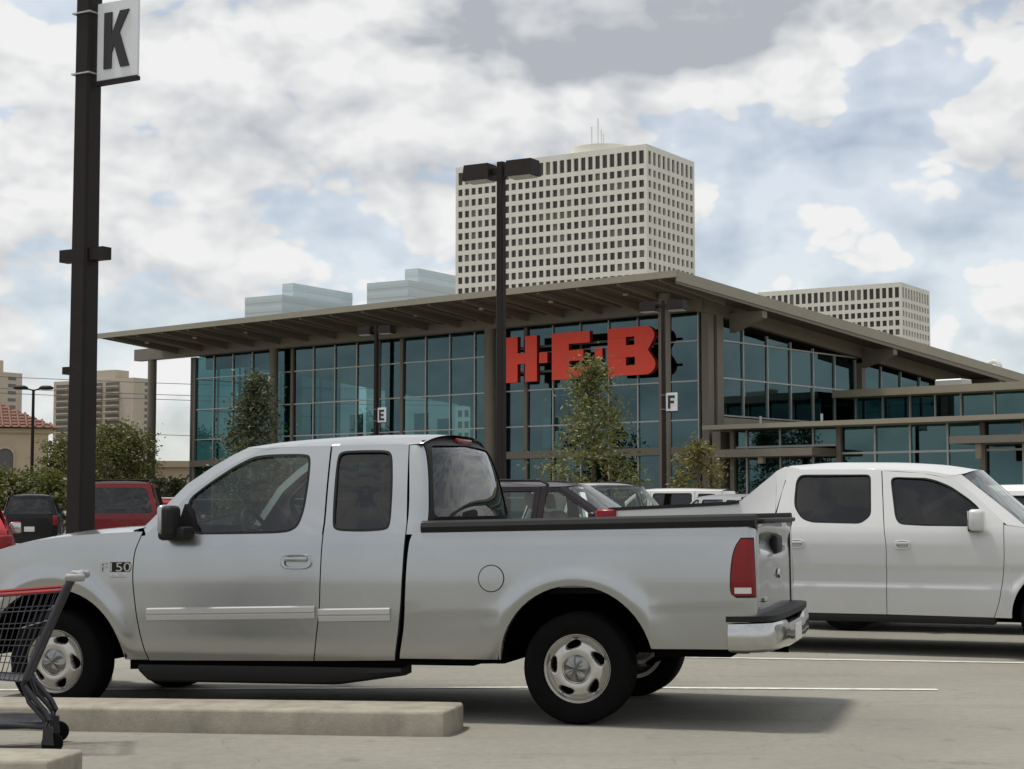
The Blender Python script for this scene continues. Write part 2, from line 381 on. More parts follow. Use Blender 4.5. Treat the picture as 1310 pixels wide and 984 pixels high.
# ------------------------------------------------------------------ vehicles
def lathe_rim(mb, r, w, slots, mi_metal=0, mi_dark=1, style='slot'):
    # disc with recessed openings, outer face towards -y
    nr, na = 44, 240; r0 = .02
    def mask(rad, a):
        k = 0.0
        if style == 'slot':
            for i in range(slots):
                c = 2*math.pi*i/slots + .35; da = (a-c+math.pi) % (2*math.pi) - math.pi
                tx = da*rad/(r*.215); ty = (rad-r*.715)/(r*.105); sk = tx*.0
                q = math.hypot(tx, ty+.35*tx); k = max(k, 1/(1+math.exp(max(-40, min(40, (q-1)*16)))))
        else:
            for i in range(slots):
                c = 2*math.pi*i/slots; da = abs((a-c+math.pi) % (2*math.pi) - math.pi)*rad
                if r*.3 < rad < r*.86: k = max(k, 1/(1+math.exp((abs(rad-r*.6)/(r*.27)-1)*14)) * (1/(1+math.exp(((math.pi/slots*rad - da) - (math.pi/slots*rad*.62))*-0+0))) if False else k)
            sp = abs(((a*slots/(2*math.pi)) % 1) - .5)*2       # 1 at spoke centre
            ang = max(0, min(1, (.62-sp)/.12)); rd = max(0, min(1, (rad/r-.30)/.06)) * max(0, min(1, (.86-rad/r)/.05))
            k = max(k, ang*rd)
        return k
    def base(rad):
        u = rad/r
        return -(w/2) + (.012 if u > .97 else 0) + .030*math.exp(-((u-.86)/.06)**2) - .012*math.exp(-((u-.55)/.2)**2)
    vs = []; ks = []
    for i in range(nr+1):
        rad = r0 + (r-r0)*i/nr
        for j in range(na):
            a = 2*math.pi*j/na; k = mask(rad, a); ks.append(k)
            vs.append((rad*math.cos(a), base(rad)+.055*k, rad*math.sin(a)))
    fs = []; ms = []
    for i in range(nr):
        for j in range(na):
            q = (i*na+j, i*na+(j+1) % na, (i+1)*na+(j+1) % na, (i+1)*na+j); fs.append(q); ms.append(mi_dark if sum(ks[t] for t in q) > 2.3 else mi_metal)
    o = len(mb.v); mb.v += vs; mb.f += [tuple(t+o for t in q) for q in fs]; mb.m += ms
    mb.lathe_y([(r, -w/2+.0121), (r*1.03, -w/2-.004), (r*1.05, -w/2+.006), (r*1.02, w/2), (r*.9, w/2), (r*.9, -w/2+.07)], 48, mi=mi_metal)
def wheel_meshes(key, R0, rim, w, slots, style, hub):
    mb = MB(); lathe_rim(mb, rim, w*.86, slots, style=style)
    rimo = mb.build('wheel', [M_ALU, M_DARK], smooth=40); me_r = rimo.data; bpy.data.objects.remove(rimo)
    h = w/2; t = MB()
    prof = [(rim*1.0, -h*.80), (rim*1.04, -h*.93), (rim*1.14, -h*1.0), (lerp(rim, R0, .5), -h*1.03), (R0*.93, -h*.97), (R0*.975, -h*.86), (R0, -h*.70)]
    for g in (-.42, -.14, .14, .42): prof += [(R0, h*(g-.05)), (R0-.012, h*(g-.035)), (R0-.012, h*(g+.035)), (R0, h*(g+.05))]
    prof += [(R0, h*.70), (R0*.975, h*.86), (R0*.93, h*.97), (rim*1.1, h), (rim*1.0, h*.8)]
    t.lathe_y(prof, 64); to = t.build('tyre', M_RUBBER, smooth=40); me_t = to.data; bpy.data.objects.remove(to)
    c = MB(); n = 60; rr = hub; y0 = -w*.43-.012
    prof2 = [(0.0, 1.0), (.35, .95), (.62, .8), (.8, .55), (.88, .3), (.90, .45), (1.0, .40), (1.04, 0)]
    vs = []; fs = []
    for i in range(n):
        a = 2*math.pi*i/n; lob = math.cos(5*a)
        for (q, hgt) in prof2:
            hh = hgt*.040 + (.014*lob*math.exp(-((q-.5)/.25)**2)); vs.append((rr*q*math.cos(a), y0-hh+.02, rr*q*math.sin(a)))
    k = len(prof2)
    for i in range(n):
        for j in range(k-1): fs.append((i*k+j, i*k+j+1, ((i+1) % n)*k+j+1, ((i+1) % n)*k+j))
    c.add(vs, fs); co = c.build('hub_cap', M_HUB, smooth=50); me_c = co.data; bpy.data.objects.remove(co)
    return me_r, me_t, me_c
WH = {}
def put_wheel(root, key, x, y, R0, rim, w, slots=5, style='slot', hub=None, spin=0.0):
    if key not in WH: WH[key] = wheel_meshes(key, R0, rim, w, slots, style, hub or rim*.42)
    a, b, c = WH[key]
    o = link('wheel', a, root, (x, y, R0)); o.rotation_euler = (0, spin, 0 if y < 0 else math.pi)
    link('tyre', b, o); link('hub_cap', c, o); return o

def arch_stations(x0, x1, arch, zb0, zb1, n1=8, na=26, n2=8):
    cx, cz, rx, rz = arch
    a0 = math.asin(max(-.95, min(.95, (zb0-cz)/rz))); a1 = math.asin(max(-.95, min(.95, (zb1-cz)/rz)))
    xl = cx - rx*math.cos(a0); xr = cx + rx*math.cos(a1); S = []
    for i in range(n1): t = i/n1; S.append((lerp(x0, xl, t), zb0))
    for i in range(na+1):
        a = math.pi - a0 + (a1 - (math.pi - a0))*i/na; S.append((cx+rx*math.cos(a), cz+rz*math.sin(a)))
    for i in range(1, n2+1): S.append((lerp(xr, x1, i/n2), zb1))
    return S, xl, xr
def arch_patch(mb, x0, x1, seam0, seam1, arch, zb0, zb1, zt, w, sg, nz=32, lip=.05, off=0.0):
    S, xl, xr = arch_stations(x0, x1, arch, zb0, zb1)
    f0 = curve(zsorted(seam0)) if seam0 else None; f1 = curve(zsorted(seam1)) if seam1 else None
    grid = []
    for (x, zb) in S:
        col = []
        for j in range(nz+1):
            z = lerp(zb, zt(x), j/nz); xx = x
            if f0 and x < xl: xx += (f0(z)-x0)*(xl-x)/(xl-x0)
            if f1 and x > xr: xx += (f1(z)-x1)*(x-xr)/(x1-xr)
            col.append((xx, sg*(w(xx, z)+off), z))
        grid.append(col)
    n = len(grid); k = nz+1
    mb.add([p for c in grid for p in c], [(i*k+j, (i+1)*k+j, (i+1)*k+j+1, i*k+j+1) for i in range(n-1) for j in range(nz)])
    A = [c[0] for c in grid]; B = [(p[0], p[1]-sg*lip, p[2]) for p in A]; mb.strip(A, B)
def door_patch(mb, Lp, Rp, zb0, zb1, belt, w, sg, nu=16, nz=40, lip=.035):
    fl = curve(zsorted(Lp)); fr = curve(zsorted(Rp))
    def fn(u, v):
        zb = lerp(zb0, zb1, u); z = lerp(zb, belt, v); x = lerp(fl(z), fr(z), u); return (x, sg*w(x, z), z)
    mb.grid(fn, nu, nz)
    edge = [fn(0, 1-j/nz) for j in range(nz+1)] + [fn(i/nu, 0) for i in range(1, nu+1)] + [fn(1, j/nz) for j in range(1, nz+1)]
    mb.strip(edge, [(p[0], p[1]-sg*lip, p[2]) for p in edge])
def window_ring(parent, mb, outer, inner, w, sg, gmat, seal=.016, depth=.014):
    inner = inner if len(inner) > 20 else round_poly(inner, .07) if len(inner) < 6 else chaikin(inner, 2); A, B, c = ring_pairs(outer, inner)
    P = lambda q, o=0.0: (q[0], sg*(w(*q)+o), q[1])
    mb.strip([P(q) for q in A], [P(q) for q in B], closed=True)
    mb.strip([P(q) for q in B], [P(q, -depth-.02) for q in B], closed=True)
    I2 = inset_poly(B, c, seal)
    return B, I2, c
def add_window(part, B, I2, c, w, sg, gmat, depth=.014):
    P = lambda q, o=0.0: (q[0], sg*(w(*q)+o), q[1])
    sb = MB(); sb.strip([P(q, .001) for q in B], [P(q, .003) for q in I2], closed=True); sb.strip([P(q, .003) for q in I2], [P(q, -depth) for q in I2], closed=True)
    g = MB(); k = len(I2); ctr = P(c, -depth); mid = scale_poly(I2, c, .5)
    g.strip([P(q, -depth) for q in I2], [P(q, -depth) for q in mid], closed=True)
    g.add([P(q, -depth) for q in mid] + [ctr], [(i, (i+1) % k, k) for i in range(k)])
    wo = g.build('window', gmat, part, smooth=60); sb.build('window_seal', M_SEAM, part, smooth=30); return wo

def handle_part(part, x, z, w, sg, colmat, lw=.20, lh=.075):
    y = w(x, z); mb = MB()
    out = chaikin([(x-lw/2, z-lh/2), (x+lw/2, z-lh/2), (x+lw/2, z+lh/2), (x-lw/2, z+lh/2)], 2)
    inn = scale_poly(out, (x, z), .72)
    P = lambda q, o: (q[0], sg*(w(*q)+o), q[1])
    mb.strip([P(q, 0) for q in out], [P(q, .016) for q in scale_poly(out, (x, z), .9)], closed=True, mi=0)
    mb.strip([P(q, .016) for q in scale_poly(out, (x, z), .9)], [P(q, .014) for q in inn], closed=True, mi=0)
    mb.strip([P(q, .014) for q in inn], [P(q, -.01) for q in inn], closed=True, mi=1); mb.add([P(q, -.006) for q in inn], [tuple(range(len(inn)))], 1)
    mb.rbox(x-lw*.36, x+lw*.36, min(sg*(y+.004), sg*(y+.026)), max(sg*(y+.004), sg*(y+.026)), z+lh*.02, z+lh*.30, .008, 2, 0)
    mb.build('door_handle', [colmat, M_SEAM], part, smooth=40)
def moulding(part, x0, x1, z, h, w, sg, m, t=.018, slope=0.0):
    mb = MB(); prof = [(-.5, 0), (-.42, .6), (-.1, .75), (.0, .45), (.06, 1), (.40, 1), (.5, 0)]
    n = 10; rows = []
    for i in range(n+1):
        x = lerp(x0, x1, i/n); zz = z + slope*(x-x0); rows.append([(x, sg*(w(x, zz+h*a)+t*b), zz+h*a) for a, b in prof])
    k = len(prof); mb.add([p for r in rows for p in r], [(i*k+j, (i+1)*k+j, (i+1)*k+j+1, i*k+j+1) for i in range(n) for j in range(k-1)])
    mb.add(rows[0], [tuple(range(k))]); mb.add(rows[-1], [tuple(range(k))]); mb.build('side_moulding', m, part, smooth=25)

def vehicle(name, label, cat, S, loc, rz, pitch=0.0, group=None):
    root = thing(name, label, cat, loc, rz, group); root.rotation_mode = 'XYZ'
    root.matrix_world = Matrix.Translation(loc) @ Matrix.Rotation(rz, 4, 'Z') @ Matrix.Rotation(pitch, 4, 'Y')
    w = S['w']; P = S['paint']; belt = S['belt']; g = S['gap']
    F = S['fender']; Q = S['quarter']; D = S['doors']
    for sg in (-1, 1):
        # fender
        mb = MB(); seam = [(x-g, z) for x, z in D[0]['L']]
        arch_patch(mb, F['x0'], F['xs'], None, seam, F['arch'], F['zb0'], F['zb1'], curve(F['zt']), w, sg)
        fo = mb.build('fender', P, root, smooth=40)
        if S.get('badge') and sg == -1: S['badge'](fo, w, sg)
        # doors
        for i, d in enumerate(D):
            mb = MB(); door_patch(mb, d['L'], d['R'], d['zb'][0], d['zb'][1], belt, w, sg)
            B, I2, c = window_ring(root, mb, d['outer'], d['inner'], w, sg, d['glass'])
            bs = MB(); fr_ = curve(zsorted(d['R'])); tz = max(z for x, z in d['outer'])-.03; zz = [lerp(belt-.05, tz, i_/8) for i_ in range(9)]
            bs.strip([(fr_(z)-.05, sg*(w(fr_(z), z)-.030), z) for z in zz], [(fr_(z)+.05, sg*(w(fr_(z), z)-.030), z) for z in zz]); bs.build('pillar_trim', M_DARK, root, smooth=60)
            o = mb.build('door', P, root, smooth=40); add_window(o, B, I2, c, w, sg, d['glass'])
            if 'handle' in d: handle_part(o, *d['handle'], w, sg, S.get('handle_mat', P), *S.get('handle_size', (.20, .075)))
            if 'mould' in d: moulding(o, *d['mould'], w, sg, S.get('mould_mat', P), slope=S.get('mslope', 0))
            if 'extra' in d: d['extra'](o, w, sg)
        # rear quarter / bed side
        mb = MB(); seam = [(x+Q.get('gap', g), z) for x, z in Q['seam']]
        arch_patch(mb, Q['xs'], Q['x1'], seam, None, Q['arch'], Q['zb0'], Q['zb1'], curve(Q['zt']), w, sg)
        if 'corner' in Q:                                  # rounded rear corner down to the tail face
            cx, r, ye = Q['corner']; x1 = Q['x1']
            def cf(u, v):
                z = lerp(Q['zb1'], curve(Q['zt'])(x1), v); a = u*math.pi/2; y = w(x1, z)
                return (x1 + r*math.sin(a), sg*(y - r*(1-math.cos(a))), z)
            mb.grid(cf, 8, 14)
            def cf2(u, v):
                z = lerp(Q['zb1'], curve(Q['zt'])(x1), v); return (x1+r, sg*lerp(w(x1, z)-r, ye, u), z)
            mb.grid(cf2, 2, 14)
        qo = None
        if 'outer' in Q:
            B, I2, c = window_ring(root, mb, Q['outer'], Q['inner'], w, sg, Q['glass'])
        for poly in Q.get('fill', []):
            c0 = (sum(p[0] for p in poly)/len(poly), sum(p[1] for p in poly)/len(poly)); k = len(poly)
            mb.add([(p[0], sg*w(*p), p[1]) for p in poly] + [(c0[0], sg*w(*c0), c0[1])], [(i, (i+1) % k, k) for i in range(k)])
        qo = mb.build(Q.get('name', 'quarter_panel'), P, root, smooth=40)
        if 'outer' in Q: add_window(qo, B, I2, c, w, sg, Q['glass'])
        if 'extra' in Q: Q['extra'](qo, w, sg)
        # dark backing behind the seams and wheel-well liners
        bk = MB(); x0 = F['arch'][0]+F['arch'][2]+.02; x1 = Q['arch'][0]-Q['arch'][2]-.02
        bk.grid(lambda u, v: (lerp(x0, x1, u), sg*(w(lerp(x0, x1, u), lerp(S['zlow']+.02, belt, v))-.034), lerp(S['zlow']+.02, belt, v)), 12, 8)
        for (cx, cz, rx, rz_) in (F['arch'], Q['arch']):
            def lf(u, v):
                a = .06 + u*(math.pi-.12); return (cx+(rx+.012)*math.cos(a), sg*lerp(.60, w(cx, .8)-.03, v), cz+(rz_+.012)*math.sin(a))
            bk.grid(lf, 24, 3)
        bk.build('inner_liner', M_DARK, root, smooth=60)
        # wheels
        Wd = S['wheel']
        for cx, sp in ((F['arch'][0], .35), (Q['arch'][0], -.1)):
            put_wheel(root, Wd['key'], cx, sg*Wd['y'], Wd['R'], Wd['rim'], Wd['w'], Wd.get('slots', 5), Wd.get('style', 'slot'), Wd.get('hub'), spin=sp*(1 if sg < 0 else -1))
        if 'mirror' in S:
            mx, mz, ms = S['mirror']; y = w(mx, mz)
            mb = MB(); a, b = sorted((sg*(y+.045), sg*(y+.045+.19*ms))); mb.rbox(mx-.07*ms, mx+.065*ms, a, b, mz-.085*ms, mz+.10*ms, .04, 3)
            a, b = sorted((sg*(y-.03), sg*(y+.08))); mb.rbox(mx-.03, mx+.09, a, b, mz-.09*ms, mz-.02*ms, .015, 2, mi=1)
            mo = mb.build('mirror', [S.get('mirror_mat', P), M_BLACK], root, smooth=50)
            gb = MB(); a, b = sorted((sg*(y+.06), sg*(y+.045+.175*ms))); gb.rbox(mx+.060*ms, mx+.070*ms, a, b, mz-.07*ms, mz+.085*ms, .012, 2); gb.build('mirror_glass', M_CHROME if S.get('mirror_mat') is None else M_BLACK, mo)
    # hood
    hs = curve(S['hood']['sil']); hx0, hx1 = S['hood']['x']; drop = S['hood']['drop']; zt = curve(F['zt'])
    def hf(u, v):
        x = lerp(hx0, hx1, u); yy = -1+2*v; ww = w(x, zt(x)); z = hs(x); e = zt(x)
        bow = S['hood'].get('bow', .12)
        xx = x - bow*(1-yy*yy)*(1-u)**2 - S['hood'].get('rbow', .10)*(1-yy*yy)*u*u
        return (xx, yy*ww, e + (z-e)*(1-abs(yy)**2.6))
    MB().grid(hf, 16, 28).build('hood', P, root, smooth=50)
    # nose
    nz0 = S['nose']['zb']; x0 = F['x0']
    def nf(u, v):
        yy = -1+2*u; z = lerp(nz0, zt(x0), v); ww = w(x0, z); p = hf(0, u)
        zz = lerp(nz0, p[2], v); return (lerp(x0-S['hood'].get('bow', .12)*(1-yy*yy)-.03*math.sin(v*math.pi), p[0], v), yy*ww, zz)
    MB().grid(nf, 28, 10).build('front_panel', P, root, smooth=50)
    zf = zt(x0); xb = x0 - S['hood'].get('bow', .12)
    gr = MB()
    for i in range(5): gr.rbox(xb-.03, xb+.08, -.48, .48, lerp(zf-.24, zf-.04, i/4)-.011, lerp(zf-.24, zf-.04, i/4)+.011, .006, 1)
    gr.box(xb-.012, xb+.05, -.5, .5, zf-.27, zf-.01, 1); gr.build('grille', [S.get('grille_mat', M_CHROME), M_DARK], root, smooth=40)
    for sg in (-1, 1):
        hb = MB(); a, b = sorted((sg*.54, sg*(w(x0, zf-.1)-.03))); hb.rbox(x0-.10, x0+.10, a, b, zf-.25, zf-.05, .03, 3); hb.build('headlight', M_LENS_W, root, smooth=50)
    fb = MB(); n = 20
    pts = [(x0 - .07 - S['hood'].get('bow', .12)*(1-t*t), t*(w(x0, .6)+.01)) for t in [-1+2*i/n for i in range(n+1)]]
    back = [(p[0]+.16, p[1]*.98) for p in reversed(pts)]
    fb.prism(pts+back, nz0-.06, nz0+.20, 'z'); fb.build('front_bumper', S.get('bumper_mat', P), root, smooth=40)
    # windshield, pillars, roof
    A = S['pillar']; pd = S['pillar_door']; wsb = S.get('ws_bow', .13)
    mb = MB()
    for sg in (-1, 1):
        Pp = [(x, sg*(w(x, z)-.055), z+.006) for x, z in A]; Dd = [(x, sg*w(x, z), z) for x, z in pd]
        mb.strip(Pp, Dd)
        mb.strip(Pp, [(p[0]+.05, p[1]-sg*.035, p[2]-.04) for p in Pp])
    Z = curve(S['roof']['zc']); rx0, rx1 = S['roof']['x']; ed = curve(S['roof']['edge'])
    ax, az = A[-1]
    rsh = pd[-1][0]-A[-1][0]
    def rf(u, v):
        yy = -1+2*v; x = lerp(rx0, rx1, u); xx = x + rsh*max(0, (abs(yy)-.88)/.12)*(1-u)**3 - wsb*(1-yy*yy)*(1-u)**3 + S['roof'].get('rb', .06)*(1-yy*yy)*u**3
        e = ed(x); ww = w(x, e); z = e + (Z(x)-e)*(1-abs(yy)**3.0); return (xx, yy*ww, z)
    mb.grid(rf, 22, 28)
    if 'door_top' in S:
        dt = curve(S['door_top']); d0, d1 = S['door_top'][0][0], S['door_top'][-1][0]
        for sg in (-1, 1):
            T = [i/16 for i in range(17)]; re = [(lerp(rx0, rx1, t)+rsh*(1-t)**3, sg*w(lerp(rx0, rx1, t), ed(lerp(rx0, rx1, t))), ed(lerp(rx0, rx1, t))) for t in T]; de = [(lerp(d0, d1, t), sg*w(lerp(d0, d1, t), dt(lerp(d0, d1, t))), dt(lerp(d0, d1, t))) for t in T]
            mb.strip(re, de); p = A[-1]; d = pd[-1]
            mb.add([(p[0], sg*(w(*p)-.055), p[1]+.006), re[0], (d[0], sg*w(*d), d[1])], [(0, 1, 2)])
    mb.build('roof', P, root, smooth=45)
    wsx = [(x, z) for x, z in A]
    def wf(u, v):
        i = u*(len(A)-1); k = min(int(i), len(A)-2); t = i-k; x = lerp(A[k][0], A[k+1][0], t); z = lerp(A[k][1], A[k+1][1], t)
        yy = -1+2*v; y = yy*(w(x, z)-.055); return (x - wsb*(1-yy*yy), y, z + (Z(rx0)-A[-1][1])*(1-abs(yy)**3)*u*u)
    MB().grid(wf, 10, 18).build('windshield', M_GL_CLEAR, root, smooth=60)
    cw = MB(); cx, cz = A[0]
    cw.grid(lambda u, v: (cx - wsb*(1-(-1+2*v)**2) + .10*(u-.75), (-1+2*v)*(w(cx, belt)-.06), cz - .012 + .02*u), 3, 14)
    for s2 in (-.5, .12): cw.tube([(cx-.14, s2, cz+.02), (cx-.03, s2+.28, cz+.075), (cx+.03, s2+.52, cz+.10)], .008, 5)
    cw.build('cowl', M_BLACK, root, smooth=40)
    # floor pan, seats, dash
    ub = MB(); xa = F['arch'][0]; xq = Q['arch'][0]
    ub.box(x0+.15, S['xtail']-.12, -.60, .60, S.get('ubz', S['zlow']-.04), S['zlow']+.42); ub.box(xa+.5, xq-.5, -.84, .84, S['zlow'], S['zlow']+.20)
    ub.tube([(xa, -.7, Wd['R']), (xa, .7, Wd['R'])], .05, 8); ub.tube([(xq, -.7, Wd['R']), (xq, .7, Wd['R'])], .06, 8)
    ub.build('underbody', M_DARK, root, smooth=30)
    zs = belt-.42; ix = S['seat_x']; 
    for sg in (-1, 1):
        sb = MB(); sb.rbox(ix-.25, ix+.22, sg*.40-.25, sg*.40+.25, zs-.12, zs+.08, .05, 2)
        m0 = len(sb.v); sb.rbox(ix+.10, ix+.26, sg*.40-.24, sg*.40+.24, zs, zs+.60, .06, 2); sb.rbox(ix+.20, ix+.31, sg*.40-.12, sg*.40+.12, zs+.63, zs+.84, .04, 2)
        for i in range(m0, len(sb.v)): p = sb.v[i]; sb.v[i] = (p[0]+(p[2]-zs)*.22, p[1], p[2])
        sb.build('front_seat', M_SEAT, root, smooth=50)
    if S.get('rear_seat_x'):
        sb = MB(); rx = S['rear_seat_x']; sb.rbox(rx-.25, rx+.2, -.62, .62, zs-.12, zs+.08, .05, 2); m0 = len(sb.v); sb.rbox(rx+.10, rx+.24, -.62, .62, zs, zs+.58, .06, 2)
        for i in range(m0, len(sb.v)): p = sb.v[i]; sb.v[i] = (p[0]+(p[2]-zs)*.2, p[1], p[2])
        sb.build('rear_seat', M_SEAT, root, smooth=50)
    dx = A[0][0]+.20; db = MB(); db.rbox(dx-.1, dx+.30, -.78, .78, belt-.35, belt-.02, .06, 2); db.build('dashboard', M_DASH, root, smooth=50)
    swx = dx+.42; st = MB(); c = Vector((swx, S.get('driver', -1)*.40, belt+.0)); nrm = Vector((.9, 0, .44)).normalized(); a1 = Vector((0, 1, 0)); a2 = nrm.cross(a1)
    st.tube([c + (a1*math.cos(t)+a2*math.sin(t))*.185 for t in [2*math.pi*i/28 for i in range(29)]], .016, 6, cap=False)
    for t in (0, math.pi, 1.5*math.pi): st.tube([c-nrm*.01, c+(a1*math.cos(t)+a2*math.sin(t))*.18], .014, 5)
    st.tube([c-nrm*.03, c-nrm*.25], .03, 8); st.build('steering_wheel', M_BLACK, root, smooth=50)
    bk = S['back']; bk(root, S)
    return root

def back_hatch(root, S):
    w = S['w']; P = S['paint']; B = S['backp']; belt = S['belt']; xs = curve(B['x']); zt = B['zt']; zb = B['zb']; cv = B['curve']
    def xf(y, z): ww = w(B['xw'], z); return xs(z) - cv*abs(y/ww)**4
    gl0, gl1 = B['win']; wl = w(B['xw'], gl0)-.06-B.get('side', .05); wt = w(B['xw'], gl1)-.05-B.get('side', .05)
    inner = round_poly([(-wl, gl0), (wl, gl0), (wt, gl1), (-wt, gl1)], .09)
    wz = lambda z: w(B['xw'], z)
    zs = [lerp(zb, zt, i/14) for i in range(15)]
    outer = [(-wz(z), z) for z in zs] + [(wz(z), z) for z in reversed(zs)]
    mb = MB()
    c0 = (0, (gl0+gl1)/2); lowz = gl0-.12
    mb.grid(lambda u, v: (xf((-1+2*u)*wz(lerp(zb, lowz, v)), lerp(zb, lowz, v)), (-1+2*u)*wz(lerp(zb, lowz, v)), lerp(zb, lowz, v)), 24, 10)
    o2 = [(-wz(z), z) for z in [lerp(zt, lowz, i/8) for i in range(9)]] + [(wz(z), z) for z in [lerp(lowz, zt, i/8) for i in range(9)]]
    A, Bq, c = ring_pairs(o2, inner); G = lambda q, o=0.0: (xf(*q)+o, q[0], q[1])
    mb.strip([G(q) for q in A], [G(q) for q in Bq], closed=True); mb.strip([G(q) for q in Bq], [G(q, -.03) for q in Bq], closed=True)
    hatch = mb.build('tailgate', P, root, smooth=45)
    k = len(Bq); mid = scale_poly(Bq, c, .5); g = MB(); g.strip([G(q, -.006) for q in Bq], [G(q, -.006) for q in mid], closed=True); g.add([G(q, -.006) for q in mid]+[G(c, -.006)], [(i, (i+1) % k, k) for i in range(k)])
    g.build('rear_window', S.get('rear_glass', M_GL_TINT), hatch, smooth=60)
    for sg in (-1, 1):
        l0, l1 = B['light']; t = MB(); a, b = sorted((sg*(wz((l0+l1)/2)-.16), sg*(wz((l0+l1)/2)+.006))); xx = xf(wz(l0)*.9, (l0+l1)/2)
        t.rbox(xx-.16, xx+.03, a, b, l0, l1, .03, 3); t.build('tail_light', M_LENS_R, root, smooth=50)
    bb = MB(); n = 20; pts = [(xs(zb+.1)+.10 - cv*1.2*abs(t)**4, t*(wz(zb)+.012)) for t in [-1+2*i/n for i in range(n+1)]]
    bb.prism([(p[0]-.2, p[1]*.98) for p in pts] + pts[::-1], zb-.10, zb+.17, 'z'); bb.build('rear_bumper', S.get('bumper_mat', P), root, smooth=40)
    pl = MB(); pz = B.get('plate', gl0-.48); pl.rbox(xf(0, pz)-.01, xf(0, pz)+.018, -.16, .16, pz-.08, pz+.08, .005, 1); pl.build('license_plate', M_PLATE, root)
    if B.get('rack'):
        for sg in (-1, 1):
            r = MB(); x0, x1 = S['roof']['x']; e = curve(S['roof']['edge']); Z = curve(S['roof']['zc'])
            xa = lerp(x0, x1, .12); xb = lerp(x0, x1, .93); y = sg*(w(xa, e(xa))-.09)
            r.tube([(xa, y, e(xa)+.03), (xa+.12, y, e(xa)+.085), (lerp(xa, xb, .5), y, e((xa+xb)/2)+.10), (xb-.12, y, e(xb)+.085), (xb, y, e(xb)+.03)], .018, 6); r.build('roof_rail', M_BLACK, root, smooth=50)
        if B.get('rack') == 2:
            for t in (.3, .7):
                x = lerp(x0, x1, t); y = w(x, e(x))-.09; r = MB(); r.tube([(x, -y, e(x)+.095), (x, y, e(x)+.095)], .016, 6); r.build('cross_bar', M_BLACK, root, smooth=50)

